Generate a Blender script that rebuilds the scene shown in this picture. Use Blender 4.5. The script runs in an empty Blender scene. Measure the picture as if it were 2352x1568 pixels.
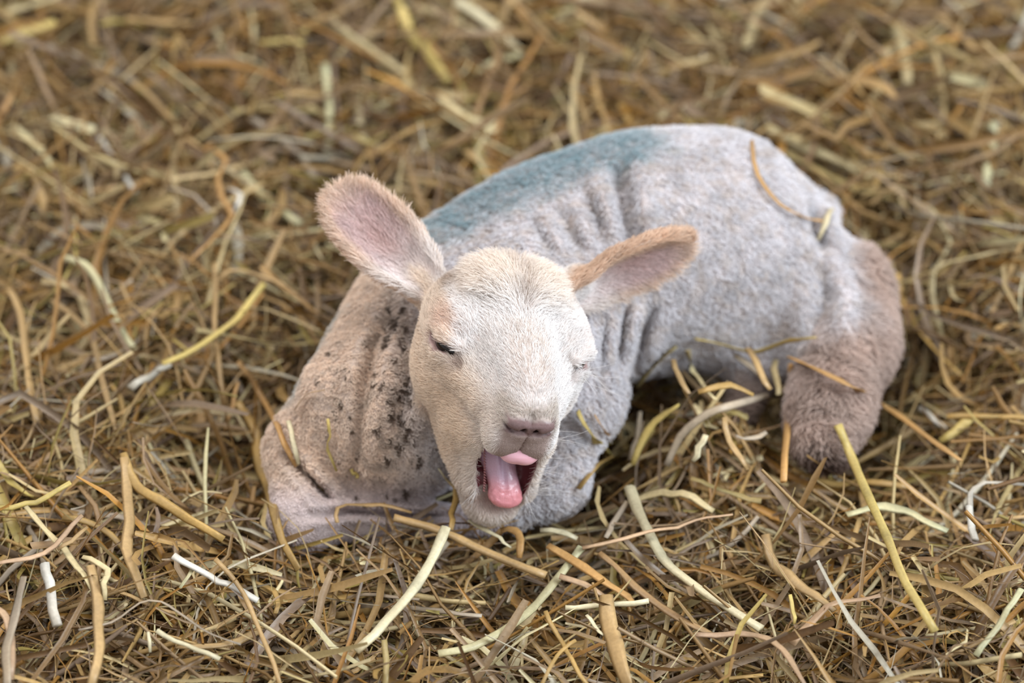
import bpy, math, random
import numpy as np
from mathutils import Vector
from mathutils.bvhtree import BVHTree

random.seed(7)
RNG = np.random.default_rng(11)
SC = bpy.context.scene
COL = SC.collection

# ------------------------------------------------------------------ camera
PITCH = math.radians(38)
LENS, SENSOR = 100.0, 36.0
FPX = 2352 * LENS / SENSOR
T0 = 1.65                       # distance to the face
H0 = 0.15                       # height of the point the camera aims at
AX_R = np.array([1.0, 0, 0])
AX_U = np.array([0, math.sin(PITCH), math.cos(PITCH)])
AX_D = np.array([0, math.cos(PITCH), -math.sin(PITCH)])
ORG = np.array([0, 0, H0])
CAM = ORG - T0 * AX_D

cd = bpy.data.cameras.new('camera')
cam = bpy.data.objects.new('camera', cd)
COL.objects.link(cam)
cam.location = CAM
cam.rotation_euler = (math.pi / 2 - PITCH, 0, 0)
cd.lens = LENS
cd.sensor_width = SENSOR
cd.clip_start = 0.05
cd.dof.use_dof = True
cd.dof.focus_distance = T0 - 0.018
cd.dof.aperture_fstop = 3.7
SC.camera = cam

# ------------------------------------------------------------------ light
w = bpy.data.worlds.new('barn_daylight')
SC.world = w
w.use_nodes = True
bg = w.node_tree.nodes['Background']
bg.inputs['Color'].default_value = (0.95, 0.965, 1.0, 1)
bg.inputs['Strength'].default_value = 0.84


def area(name, loc, target, size, power, color):
    l = bpy.data.lights.new(name, 'AREA')
    l.shape = 'RECTANGLE'
    l.size, l.size_y = size
    l.energy = power
    l.color = color
    o = bpy.data.objects.new(name, l)
    COL.objects.link(o)
    o.location = loc
    o.rotation_euler = (Vector(target) - Vector(loc)).to_track_quat('-Z', 'Y').to_euler()
    return o


# the open side of the barn, up and to the right, and a roof light overhead
area('barn_opening_light', (2.3, -0.5, 2.0), (0, 0, 0.1), (1.8, 1.4), 128, (0.80, 0.905, 1.0))
area('roof_light', (-0.5, 0.5, 2.8), (0, 0.1, 0.1), (2.2, 1.6), 66, (1.0, 0.98, 0.95))

SC.view_settings.view_transform = 'Standard'
SC.view_settings.look = 'None'
SC.view_settings.exposure = 0.12
SC.view_settings.gamma = 1.0
SC.view_settings.use_curve_mapping = False


# ------------------------------------------------------------------ helpers
def V3(px, py, dep):
    """photo pixel and depth behind the focus point -> axes right, up, away"""
    t = T0 + dep
    return np.array([(px - 1176) * t / FPX, (784 - py) * t / FPX, dep])


def to_world(v):
    v = np.asarray(v, float)
    return ORG + v[..., 0:1] * AX_R + v[..., 1:2] * AX_U + v[..., 2:3] * AX_D


def to_view(p):
    q = np.asarray(p, float) - ORG
    return np.stack([q @ AX_R, q @ AX_U, q @ AX_D], -1)


def ray_dir(px, py):
    d = AX_D + (px - 1176) / FPX * AX_R + (784 - py) / FPX * AX_U
    return d / np.linalg.norm(d)


def at_height(px, py, z):
    d = ray_dir(px, py)
    return CAM + d * ((z - CAM[2]) / d[2])


def srgb(r, g, b):
    f = lambda c: c / 12.92 if c <= 0.04045 else ((c + 0.055) / 1.055) ** 2.4
    return np.array([f(r / 255), f(g / 255), f(b / 255)])


def smooth(a, b, x):
    t = np.clip((x - a) / (b - a), 0, 1)
    return t * t * (3 - 2 * t)


def hash3(i, j, k):
    h = (i.astype(np.int64) * 374761393 + j.astype(np.int64) * 668265263 + k.astype(np.int64) * 2147483647) & 0xffffffff
    h = ((h ^ (h >> 13)) * 1274126177) & 0xffffffff
    h = ((h ^ (h >> 16)) * 2246822519) & 0xffffffff
    return ((h ^ (h >> 15)) & 0xffff) / 65535.0


def noise(P, scale, seed=0):
    """value noise in 0..1; scale is the size of a blob in metres"""
    q = P / scale + seed * 17.31 + 1000.0
    i = np.floor(q).astype(np.int64)
    f = q - i
    f = f * f * (3 - 2 * f)
    r = 0
    for a in (0, 1):
        wa = f[:, 0] if a else 1 - f[:, 0]
        for b in (0, 1):
            wb = f[:, 1] if b else 1 - f[:, 1]
            for c in (0, 1):
                wc = f[:, 2] if c else 1 - f[:, 2]
                r = r + wa * wb * wc * hash3(i[:, 0] + a, i[:, 1] + b, i[:, 2] + c)
    return r


def mesh_np(name, V, F, mat=None, parent=None, attrs=None, smooth_shade=True):
    """V (n,3) and a list of face arrays (each (m,k)) -> one linked mesh object"""
    me = bpy.data.meshes.new(name)
    Fs = [np.asarray(f, np.int32) for f in (F if isinstance(F, list) else [F])]
    me.vertices.add(len(V))
    me.vertices.foreach_set('co', np.ascontiguousarray(V, np.float32).ravel())
    loops = np.concatenate([f.ravel() for f in Fs])
    tot = np.concatenate([np.full(len(f), f.shape[1], np.int32) for f in Fs])
    st = np.concatenate([[0], np.cumsum(tot)[:-1]]).astype(np.int32)
    me.loops.add(len(loops))
    me.loops.foreach_set('vertex_index', loops)
    me.polygons.add(len(tot))
    me.polygons.foreach_set('loop_start', st)
    me.polygons.foreach_set('loop_total', tot)
    if smooth_shade:
        me.polygons.foreach_set('use_smooth', np.ones(len(tot), bool))
    me.update(calc_edges=True)
    for k, a in (attrs or {}).items():
        a = np.asarray(a, np.float32)
        if a.ndim == 2:
            at = me.attributes.new(k, 'FLOAT_COLOR', 'POINT')
            at.data.foreach_set('color', np.concatenate([a, np.ones((len(a), 1), np.float32)], 1).ravel())
        else:
            at = me.attributes.new(k, 'FLOAT', 'POINT')
            at.data.foreach_set('value', a)
    if mat:
        me.materials.append(mat)
    o = bpy.data.objects.new(name, me)
    COL.objects.link(o)
    if parent:
        o.parent = parent
    return o


def tag(o, label=None, cat=None, group=None, kind=None):
    if label: o['label'] = label
    if cat: o['category'] = cat
    if group: o['group'] = group
    if kind: o['kind'] = kind
    return o


def new_mat(name):
    m = bpy.data.materials.new(name)
    m.use_nodes = True
    nt = m.node_tree
    return m, nt, nt.nodes['Principled BSDF']


def attr_mat(name, attr, rough=0.6, spec=0.3, bump=0.0, bump_scale=900, var=0.0, sss=0.0, rough_attr=None, coat=0.0):
    m, nt, b = new_mat(name)
    a = nt.nodes.new('ShaderNodeAttribute')
    a.attribute_name = attr
    src = a.outputs['Color']
    if var:
        tc = nt.nodes.new('ShaderNodeTexCoord')
        n = nt.nodes.new('ShaderNodeTexNoise')
        n.inputs['Scale'].default_value = bump_scale
        n.inputs['Detail'].default_value = 3
        nt.links.new(tc.outputs['Object'], n.inputs['Vector'])
        mr = nt.nodes.new('ShaderNodeMapRange')
        mr.inputs['From Min'].default_value = 0.3
        mr.inputs['From Max'].default_value = 0.7
        mr.inputs['To Min'].default_value = 1 - var
        mr.inputs['To Max'].default_value = 1 + var
        nt.links.new(n.outputs['Fac'], mr.inputs['Value'])
        mx = nt.nodes.new('ShaderNodeVectorMath')
        mx.operation = 'SCALE'
        nt.links.new(src, mx.inputs[0])
        nt.links.new(mr.outputs['Result'], mx.inputs['Scale'])
        src = mx.outputs['Vector']
        if bump:
            bp = nt.nodes.new('ShaderNodeBump')
            bp.inputs['Strength'].default_value = bump
            bp.inputs['Distance'].default_value = 0.001
            nt.links.new(n.outputs['Fac'], bp.inputs['Height'])
            nt.links.new(bp.outputs['Normal'], b.inputs['Normal'])
    nt.links.new(src, b.inputs['Base Color'])
    b.inputs['Roughness'].default_value = rough
    b.inputs['Specular IOR Level'].default_value = spec
    b.inputs['Subsurface Weight'].default_value = sss
    if sss:
        b.inputs['Subsurface Radius'].default_value = (0.004, 0.002, 0.0015)
        b.inputs['Subsurface Scale'].default_value = 0.6
    b.inputs['Coat Weight'].default_value = coat
    b.inputs['Coat Roughness'].default_value = 0.08
    if rough_attr:
        ra = nt.nodes.new('ShaderNodeAttribute')
        ra.attribute_name = rough_attr
        nt.links.new(ra.outputs['Fac'], b.inputs['Roughness'])
    return m


# ------------------------------------------------------------------ distance fields
def smin(a, b, k):
    h = np.maximum(k - np.abs(a - b), 0) / k
    return np.minimum(a, b) - h * h * k * 0.25


def smax(a, b, k):
    return -smin(-a, -b, k)


def cone(P, a, b, ra, rb):
    """capsule whose radius runs from ra to rb"""
    a = np.asarray(a, np.float32); b = np.asarray(b, np.float32)
    ba = b - a
    h = np.clip(((P - a) @ ba) / float(ba @ ba), 0, 1)
    d = P - a - h[:, None] * ba
    return np.sqrt((d * d).sum(1)) - (ra + (rb - ra) * h)


def ell(P, c, r, rot=None):
    q = P - np.asarray(c, np.float32)
    if rot is not None:
        q = q @ rot
    r = np.asarray(r, np.float32)
    k0 = np.sqrt(((q / r) ** 2).sum(1))
    k1 = np.sqrt(((q / (r * r)) ** 2).sum(1)) + 1e-9
    return k0 * (k0 - 1) / k1


def surface_nets(xs, ys, zs, f):
    nx, ny, nz = f.shape
    s = f < 0
    c = np.zeros((nx - 1, ny - 1, nz - 1), np.int8)
    for a in (0, 1):
        for b in (0, 1):
            for d in (0, 1):
                c += s[a:nx - 1 + a, b:ny - 1 + b, d:nz - 1 + d]
    act = (c > 0) & (c < 8)
    I, J, K = np.nonzero(act)
    idx = np.full(act.shape, -1, np.int32)
    idx[I, J, K] = np.arange(len(I))
    ax = (xs, ys, zs)
    acc = np.zeros((len(I), 3)); cnt = np.zeros(len(I))
    corners = [(a, b, d) for a in (0, 1) for b in (0, 1) for d in (0, 1)]
    for c0 in corners:
        for dim in range(3):
            if c0[dim]:
                continue
            c1 = list(c0); c1[dim] = 1
            f0 = f[I + c0[0], J + c0[1], K + c0[2]]
            f1 = f[I + c1[0], J + c1[1], K + c1[2]]
            cr = (f0 < 0) != (f1 < 0)
            t = np.where(cr, f0 / np.where(f0 - f1 == 0, 1, f0 - f1), 0)
            ijk = (I, J, K)
            p = np.stack([ax[q][ijk[q] + c0[q]] for q in range(3)], 1)
            g = ax[dim][ijk[dim] + 1] - ax[dim][ijk[dim]]
            p[:, dim] += t * g
            acc[cr] += p[cr]; cnt[cr] += 1
    V = acc / cnt[:, None]
    Q = []
    for dim in range(3):
        u, v = (dim + 1) % 3, (dim + 2) % 3
        sl0 = [slice(1, -1)] * 3; sl0[dim] = slice(0, -1)
        sl1 = [slice(1, -1)] * 3; sl1[dim] = slice(1, None)
        a, b = s[tuple(sl0)], s[tuple(sl1)]
        E = np.stack(np.nonzero(a != b), 1)
        fl = a[tuple(E.T)]
        base = E.copy()
        base[:, u] += 1; base[:, v] += 1
        off = []
        for du, dv in ((-1, -1), (0, -1), (0, 0), (-1, 0)):
            e = base.copy(); e[:, u] += du; e[:, v] += dv
            off.append(idx[e[:, 0], e[:, 1], e[:, 2]])
        q = np.stack(off, 1)
        q[~fl] = q[~fl][:, ::-1]
        Q.append(q)
    Q = np.concatenate(Q)
    return V, Q[(Q >= 0).all(1)]


def project(F, V, n=3, h=4e-4):
    for _ in range(n):
        d = F(V)
        G = np.stack([F(V + h * e) - F(V - h * e) for e in np.eye(3)], 1) / (2 * h)
        g2 = (G * G).sum(1)
        st = (d / np.maximum(g2, 0.15))[:, None] * G
        L = np.linalg.norm(st, axis=1, keepdims=True)
        V = V - st * np.minimum(1, 0.002 / np.maximum(L, 1e-9)) * 0.9
    G = np.stack([F(V + h * e) - F(V - h * e) for e in np.eye(3)], 1)
    N = G / np.maximum(np.linalg.norm(G, axis=1, keepdims=True), 1e-9)
    return V, N

# ------------------------------------------------------------------ the lamb's shape
def PR(px, py, dep, rpx):
    return V3(px, py, dep), rpx * (T0 + dep) / FPX


HEAD_C = V3(1168, 808, 0.02)                      # between the eyes
HZ = np.array([0.165, -0.57, -0.803]); HZ /= np.linalg.norm(HZ)     # towards the nose
HX = np.array([1.0, -0.123, 0.0]); HX[2] = -(HX[0] * HZ[0] + HX[1] * HZ[1]) / HZ[2]
HX /= np.linalg.norm(HX)
HY = np.cross(HX, HZ)
if HY[1] < 0: HY = -HY
HM = np.stack([HX, HY, HZ], 1)                    # head axes as columns


def to_head(P):
    return ((P - HEAD_C) @ HM) * 1000.0            # millimetres


def from_head(q):
    return HEAD_C + (np.asarray(q, float) / 1000.0) @ HM.T


HINGE = np.array([0, -12, -30.0])
JAW = math.radians(-48.5)                           # the open lower jaw
jd = np.array([0, math.sin(JAW), math.cos(JAW)])
jn = np.array([0, math.cos(JAW), -math.sin(JAW)])  # from the jaw towards the palate


def jaw_shift(H):
    """the bleat swings the lower jaw to one side (mm)"""
    return 9.0 * smooth(45, 98, (H - HINGE) @ jd)


def jaw_pt(x, s, up):
    return HINGE + s * jd + up * jn + np.array([x, 0, 0])


# ears: base, tip, direction across the ear, half width
EARS = []
def make_ear(B, T, wdir, W, cup, bend):
    B, T = np.asarray(B), np.asarray(T)
    a = T - B; L = np.linalg.norm(a); a /= L
    wv = np.asarray(wdir, float); wv -= a * (wv @ a); wv /= np.linalg.norm(wv)
    n = np.cross(a, wv)
    if n[2] > 0: n = -n
    EARS.append((B, a, wv, n, L, W, cup, bend))


make_ear(V3(985, 662, 0.052), V3(764, 430, 0.066), np.array([0.70, 0.66, 0.25]), 0.0208, 0.010, -0.006)
make_ear(V3(1300, 664, 0.062), V3(1592, 556, 0.082), np.array([0.25, 0.66, -0.58]), 0.0205, 0.009, -0.005)


def ear_coords(P, e):
    B, a, wv, n, L, W, cup, bend = e
    q = P - B
    s = (q @ a) / L
    v = q @ wv
    h = q @ n
    sc = np.clip(s, 0, 1)
    prof = np.where(sc < 0.5, 0.50 + 0.50 * np.sin(sc / 0.5 * math.pi / 2),
                    np.sqrt(np.maximum(1 - ((sc - 0.5) / 0.5) ** 2.3, 0.0001)))
    Wd = W * prof
    ve = np.clip(v, -Wd, Wd)
    cf = cup * (1.25 - 0.7 * sc) / W ** 2 * (1 + 1.3 * (1 - smooth(0.0, 0.35, sc)))
    h0 = cf * ve ** 2 + bend * np.sin(sc * math.pi)
    slope = np.sqrt(1 + (2 * cf * ve) ** 2)
    return s, v, h, Wd, h0, slope


def ear_field(P, e):
    s, v, h, Wd, h0, slope = ear_coords(P, e)
    th = 0.0023
    qx = np.maximum(np.abs(v) - Wd + th, 0)
    hh = (h - h0) / slope
    over = np.maximum(np.maximum(s - 1, -s), 0) * e[4]
    return np.sqrt(qx * qx * 0.7 + hh * hh + over * over) - th


def head_upper(H):
    d = ell(H, (0, 7.5, -25), (47, 29, 38))
    d = smin(d, cone(H, (0, 6, -5), (0, -1, 56), 27, 18.5), 14)
    d = smin(d, ell(H, (0, 17, 24), (17, 14, 36)), 10)
    for s in (-1, 1):
        d = smin(d, ell(H, (s * 33, 13, -6), (13, 12, 17)), 10)       # brow
        d = smin(d, ell(H, (s * 32, -20, -14), (18, 28, 32)), 16)     # cheek
        d = smin(d, cone(H, (s * 30, -4, 4), (s * 17, -8, 40), 13, 11), 12)
        d = smin(d, ell(H, (s * 9.5, -15, 60), (11.5, 15, 13)), 9)      # upper lip halves
    d = smin(d, ell(H, (0, -1, 68), (15, 9, 8)), 6)
    return d


def head_field(P, cavity=True):
    H = to_head(P).astype(np.float32)
    up = head_upper(H)
    # lower jaw and the cheeks that close the mouth at its corners
    Hs = H.copy()
    Hs[:, 0] -= jaw_shift(H)
    j = cone(Hs, jaw_pt(0, 8, -14), jaw_pt(0, 84, -9), 25, 16.5)
    j = smin(j, ell(Hs, jaw_pt(0, 93, -13), (17, 16, 16)), 8)
    for s in (-1, 1):
        j = smin(j, cone(Hs, jaw_pt(s * 20, 22, -2), jaw_pt(s * 16, 66, -5), 19, 13), 10)
        j = smin(j, cone(Hs, (s * 18.5, -34, 14), jaw_pt(s * 15, 82, -2), 15, 10), 10)
        j = smin(j, cone(Hs, jaw_pt(s * 16, 50, 0), jaw_pt(s * 13, 86, 3), 11, 6.5), 7)
        j = smin(j, ell(Hs, (s * 19, -34, 22), (13, 19, 22)), 10)
        j = smin(j, cone(Hs, (s * 18, -26, 0), (s * 17, -33, 37), 15, 8), 7)
        j = smin(j, cone(Hs, (s * 17, -34, 37), jaw_pt(s * 13.5, 87, 4), 8, 6.5), 5)
    wb = cone(H, (0, -20, -8), (0, -31, 33), 30, 20)
    d = smin(smin(up, wb, 12), j, 8)
    if cavity:
        q = H - HINGE
        r = np.sqrt(q[:, 1] ** 2 + q[:, 2] ** 2)
        th = np.arctan2(q[:, 1], q[:, 2])
        half_w = 7 + 11 * smooth(28, 66, r) - 5 * smooth(76, 98, r)
        top = np.radians(-9.5)
        bot = JAW + np.radians(4) - np.radians(5) * smooth(80, 98, r)
        mid, hf = (top + bot) / 2, (top - bot) / 2
        cv = np.maximum(r * (np.abs(th - mid) - hf), 28 - r)
        cv = smax(cv, np.abs(Hs[:, 0]) - half_w, 7)
        d = smax(d, -cv, 3.0)
    # eye slits between an upper and a lower lid
    for s in (-1, 1):
        m = np.array([s, 1, 1.0])
        d = smin(d, cone(H, m * (45.0, 9.2, -4), m * (42.6, 10.8, 8), 4, 3.6), 5)
        d = smin(d, cone(H, m * (42.6, 10.8, 8), m * (36, 10.5, 16), 3.6, 2.4), 5)
        d = smin(d, cone(H, m * (44.0, -2.5, -1), m * (42.0, -0.2, 9), 3.6, 3.4), 5)
        d = smin(d, cone(H, m * (42.0, -0.2, 9), m * (35, 1.5, 18), 3.4, 2.2), 5)
        d = smax(d, -cone(H, m * (47.3, 3.2, -1), m * (45.4, 4.6, 8), 2.0, 3.2), 1.2)
        d = smax(d, -cone(H, m * (45.4, 4.6, 8), m * (38.8, 6.4, 16), 3.2, 2.0), 1.2)
        g = cone(H, m * (38, 5.0, 16.5), m * (31, -1, 25), 1, 1)
        d = d + 1.5 * np.exp(-(np.maximum(g, 0) / 2.2) ** 2)
    # nostrils and the cleft of the lip
    d = smin(d, ell(H, (-7.4, 1.2, 72.8), (7.2, 5.0, 4.4)), 2.0)
    d = smin(d, ell(H, (7.4, 1.2, 72.8), (7.2, 5.0, 4.4)), 2.0)
    d = smax(d, -ell(H, (0, 6.8, 76.5), (3.2, 3.4, 4)), 3.0)
    for s in (-1, 1):
        d = smax(d, -cone(H, (s * 2.6, -3.0, 77), (s * 8.5, -4.4, 76), 1.7, 1.4), 0.8)
        d = smax(d, -cone(H, (s * 8.5, -4.4, 76), (s * 14.5, -0.5, 71), 1.4, 1.0), 0.8)
        d = smax(d, -cone(H, (s * 3.4, -1.2, 80), (s * 4.2, -2.2, 70), 1.5, 1.5), 1.0)
    d = d + 1.2 * np.exp(-(H[:, 0] / 1.0) ** 2) * smooth(66, 70, H[:, 2]) * smooth(6, 2, H[:, 1])
    d = d + 0.8 * np.exp(-((H[:, 1] + 5 - 0.02 * H[:, 0] ** 2) / 1.0) ** 2) * smooth(64, 68, H[:, 2]) * smooth(15, 12, np.abs(H[:, 0]))
    return d / 1000.0


BODY = []
def B(a, ra, b=None, rb=None, k=0.03):
    pa, r1 = PR(*a, ra)
    if b is None:
        pb, r2 = pa + 1e-4, r1
    else:
        pb, r2 = PR(*b, rb)
    BODY.append((pa, pb, r1, r2, k))


B((900, 940, .105), 205, (1040, 715, .165), 188)                 # chest to withers
B((1040, 715, .165), 186, (1260, 645, .19), 240, .03)            # ribs
B((1260, 645, .19), 240, (1480, 578, .212), 240, .03)
B((1480, 578, .212), 240, (1630, 560, .23), 224, .04)
B((1660, 572, .235), 208, (1765, 600, .245), 155, .05)           # rump
B((1640, 630, .215), 125, (1850, 695, .205), 98, .04)            # thigh
B((1850, 700, .205), 90, (1940, 670, .21), 68, .025)              # hock
B((1940, 668, .215), 70, (1942, 790, .185), 78, .03)             # woolly shank
B((1942, 790, .185), 78, (1905, 930, .145), 70, .03)
B((1905, 930, .145), 68, (1893, 1012, .118), 54, .02)
B((1740, 830, .205), 50, (1700, 955, .175), 34, .03)             # other hind foot
B((1800, 450, .285), 52, (1880, 490, .285), 36, .012)             # tail
B((1880, 490, .285), 36, (1895, 580, .262), 28, .012)
B((1180, 760, .10), 165, (1010, 860, .135), 205, .04)            # neck
B((1230, 790, .14), 165, (1335, 920, .125), 72, .05)             # near shoulder
B((1330, 920, .125), 66, (1272, 1110, .098), 54, .03)            # near forearm
B((1285, 1110, .098), 55, (1140, 1195, .09), 38, .02)
B((785, 930, .085), 88, (684, 1035, .10), 50, .02)              # far shoulder and elbow
B((676, 1025, .10), 50, (692, 1192, .07), 62, .025)              # far forearm to knee
B((692, 1196, .07), 58, (860, 1200, .094), 36, .02)              # folded cannon
B((860, 1200, .094), 38, (1080, 1205, .096), 34, .02)

# folds of loose skin: polyline in photo pixels, depth, width (px), deep (m)
FOLDS = []
def fold(pts, dep, wpx, amp):
    FOLDS.append(([V3(x, y, dep)[:2] for x, y in pts], dep, wpx * (T0 + dep) / FPX, amp * 1.35))


fold([(905, 700), (862, 790), (838, 900), (826, 1010), (805, 1120)], .06, 20, .0065)
fold([(960, 820), (930, 920), (915, 1030)], .06, 22, .004)
fold([(800, 860), (775, 960), (768, 1060)], .05, 26, .0025)
fold([(640, 1040), (700, 1095), (765, 1170)], .05, 14, .006)
fold([(700, 1180), (800, 1178), (960, 1190), (1060, 1195)], .06, 10, .004)
fold([(1412, 370), (1430, 470), (1452, 610)], .16, 26, .0095)
fold([(1345, 440), (1375, 510), (1392, 590)], .15, 18, .004)
fold([(1275, 470), (1310, 540), (1340, 600)], .14, 18, .003)
fold([(1215, 500), (1250, 560), (1270, 600)], .13, 16, .0025)
fold([(1500, 690), (1478, 760), (1455, 850)], .14, 18, .0045)
fold([(1440, 690), (1425, 770), (1410, 860)], .13, 16, .0045)
fold([(1390, 720), (1380, 800), (1378, 880)], .12, 16, .003)
fold([(1885, 600), (1900, 690), (1870, 790)], .17, 22, .006)
fold([(1845, 470), (1850, 540), (1880, 600)], .24, 22, .006)


def seg_dist2(xy, poly):
    best = np.full(len(xy), 1e3)
    par = np.zeros(len(xy))
    n = len(poly) - 1
    for q, (a, b) in enumerate(zip(poly[:-1], poly[1:])):
        ba = b - a
        h = np.clip(((xy - a) @ ba) / (ba @ ba), 0, 1)
        d = xy - a - h[:, None] * ba
        d = np.sqrt((d * d).sum(1))
        par = np.where(d < best, (q + h) / n, par)
        best = np.minimum(best, d)
    return best, par


HB = HEAD_C + np.array([0.0, 0, 0.012])


def lamb_field(P):
    P = np.asarray(P, np.float32)
    d = None
    for pa, pb, r1, r2, k in BODY:
        c = cone(P, pa, pb, r1, r2)
        d = c if d is None else smin(d, c, k)
    near = np.abs(d) < 0.03
    if near.any():
        Q = P[near]
        add = np.zeros(len(Q), np.float32)
        for poly, dep, wd, amp in FOLDS:
            g, tt = seg_dist2(Q[:, :2], poly)
            m = smooth(0.09, 0.05, np.abs(Q[:, 2] - dep)) * np.sin(np.clip(tt, 0, 1) * math.pi) ** 0.8
            wd2 = wd * (0.75 + 0.5 * noise(Q, 0.03, 5))
            add += amp * (np.exp(-(g / wd2) ** 2) - 0.5 * np.exp(-((g - 1.9 * wd2) / wd2) ** 2)) * m
        d[near] += add
    m = ((P - HB) ** 2).sum(1) < 0.178 ** 2
    if m.any():
        Q = P[m]
        hd = head_field(Q)
        for e in EARS:
            hd = smin(hd, ear_field(Q, e), 0.007)
            hd = smin(hd, cone(Q, e[0] - e[1] * 0.022, e[0] + e[1] * 0.006 - e[3] * 0.003, 0.013, 0.0085), 0.010)
        # the neck must not fill the open mouth
        H = to_head(Q)
        dq = d[m] + 0.05 * smooth(0, 40, H[:, 2]) * smooth(40, 20, np.abs(H[:, 0]))
        d[m] = smin(dq, hd, 0.012)
    return d


def axis_grid(lo, hi, flo, fhi, fine, coarse):
    a = np.arange(lo, flo, coarse)
    b = np.arange(flo, fhi, fine)
    c = np.arange(fhi, hi, coarse)
    return np.concatenate([a, b, c]).astype(np.float32)


def build_field_grid(F, xs, ys, zs):
    f = np.empty((len(xs), len(ys), len(zs)), np.float32)
    Y, Z = np.meshgrid(ys, zs, indexing='ij')
    yz = np.stack([Y.ravel(), Z.ravel()], 1)
    step = 8
    for i in range(0, len(xs), step):
        xx = xs[i:i + step]
        P = np.concatenate([np.concatenate([np.full((len(yz), 1), x, np.float32), yz], 1) for x in xx])
        f[i:i + len(xx)] = F(P).reshape(len(xx), len(ys), len(zs))
    return f


a0 = V3(560, 1300, .08); a1 = V3(2110, 260, .36)
GX = axis_grid(a0[0], a1[0], V3(715, 0, .06)[0], V3(1630, 0, .06)[0], 0.0015, 0.0045)
GY = axis_grid(-0.150, 0.165, -0.112, 0.104, 0.0015, 0.0045)
GZ = axis_grid(-0.075, 0.37, -0.070, 0.112, 0.0016, 0.0045)
FIELD = build_field_grid(lamb_field, GX, GY, GZ)
LV, LF = surface_nets(GX, GY, GZ, FIELD)
# keep only the largest connected piece
par = np.arange(len(LV))
for _ in range(400):
    mn = par[LF].min(1)
    new = par.copy()
    for c in range(4):
        np.minimum.at(new, LF[:, c], mn)
    new = new[new]
    if (new == par).all():
        break
    par = new
ids, cnts = np.unique(par, return_counts=True)
big = ids[cnts.argmax()]
keep = par == big
remap = np.cumsum(keep) - 1
LF = remap[LF[keep[LF[:, 0]]]]
LV = LV[keep]
LV, LN = project(lamb_field, LV, 2)
print('lamb verts', len(LV), 'pieces', len(ids))


def field_at(P):
    """distance to the lamb at view points, read from the grid"""
    r = []
    for ax, c in zip((GX, GY, GZ), range(3)):
        q = np.clip(P[:, c], ax[0], ax[-1] - 1e-5)
        i = np.clip(np.searchsorted(ax, q, 'right') - 1, 0, len(ax) - 2)
        r.append((i, (q - ax[i]) / (ax[i + 1] - ax[i])))
    (i, u), (j, v), (k, w_) = r
    out = 0
    for a in (0, 1):
        for b in (0, 1):
            for c in (0, 1):
                out = out + FIELD[i + a, j + b, k + c] * (u if a else 1 - u) * (v if b else 1 - v) * (w_ if c else 1 - w_)
    for ax, c in zip((GX, GY, GZ), range(3)):
        out = out + np.maximum(ax[0] - P[:, c], 0) + np.maximum(P[:, c] - ax[-1], 0)
    return out

# ------------------------------------------------------------------ colours of skin and hair
def mix(a, b, t):
    return a * (1 - t[:, None]) + b * t[:, None]


C_FACE = srgb(232, 227, 224)
C_CREAM = srgb(232, 212, 190)
C_TAN = srgb(190, 166, 146)
C_BROW = srgb(218, 186, 168)
C_FLEECE = srgb(208, 204, 206)
C_CHEST = srgb(228, 206, 185)
C_LEG = srgb(186, 163, 150)
C_PAINT = srgb(142, 162, 168)
C_DIRT = srgb(74, 54, 38)
C_EARIN = srgb(214, 190, 186)
C_EARRIM = srgb(222, 198, 178)
C_EARBACK = srgb(220, 192, 168)
C_NOSE = srgb(112, 90, 88)
C_LIP = srgb(170, 144, 134)
C_MOUTH = srgb(104, 52, 56)
C_SKIN = srgb(214, 182, 168)
C_UDDER = srgb(210, 200, 206)


def body_only(P):
    d = None
    P = np.asarray(P, np.float32)
    for pa, pb, r1, r2, k in BODY:
        c = cone(P, pa, pb, r1, r2)
        d = c if d is None else smin(d, c, k)
    return d


def caps(P, a, b, ra, rb):
    return cone(np.asarray(P, np.float32), a, b, ra, rb)


# specks of dried mud on the chest and the neck folds
SPOTS = []
def mud(n, pts, wid, rmin, rmax):
    for _ in range(n):
        t = random.random() * (len(pts) - 1)
        i = int(t); u = t - i
        x = pts[i][0] * (1 - u) + pts[i + 1][0] * u + random.gauss(0, wid)
        y = pts[i][1] * (1 - u) + pts[i + 1][1] * u + random.gauss(0, 10)
        SPOTS.append((V3(x, y, .05)[:2], random.uniform(rmin, rmax) * 0.00025 * (0.8 if random.random() < .7 else 1.3)))


mud(26, [(900, 715), (868, 780), (850, 850)], 16, 4, 8)
mud(44, [(935, 740), (905, 850), (885, 960), (905, 1060)], 20, 3, 9)
mud(40, [(945, 850), (935, 920), (925, 980), (940, 1060)], 16, 4, 10)
mud(30, [(790, 800), (780, 880), (770, 960), (790, 1100)], 22, 3, 6)
mud(8, [(770, 1140), (930, 1150)], 10, 5, 9)


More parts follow.
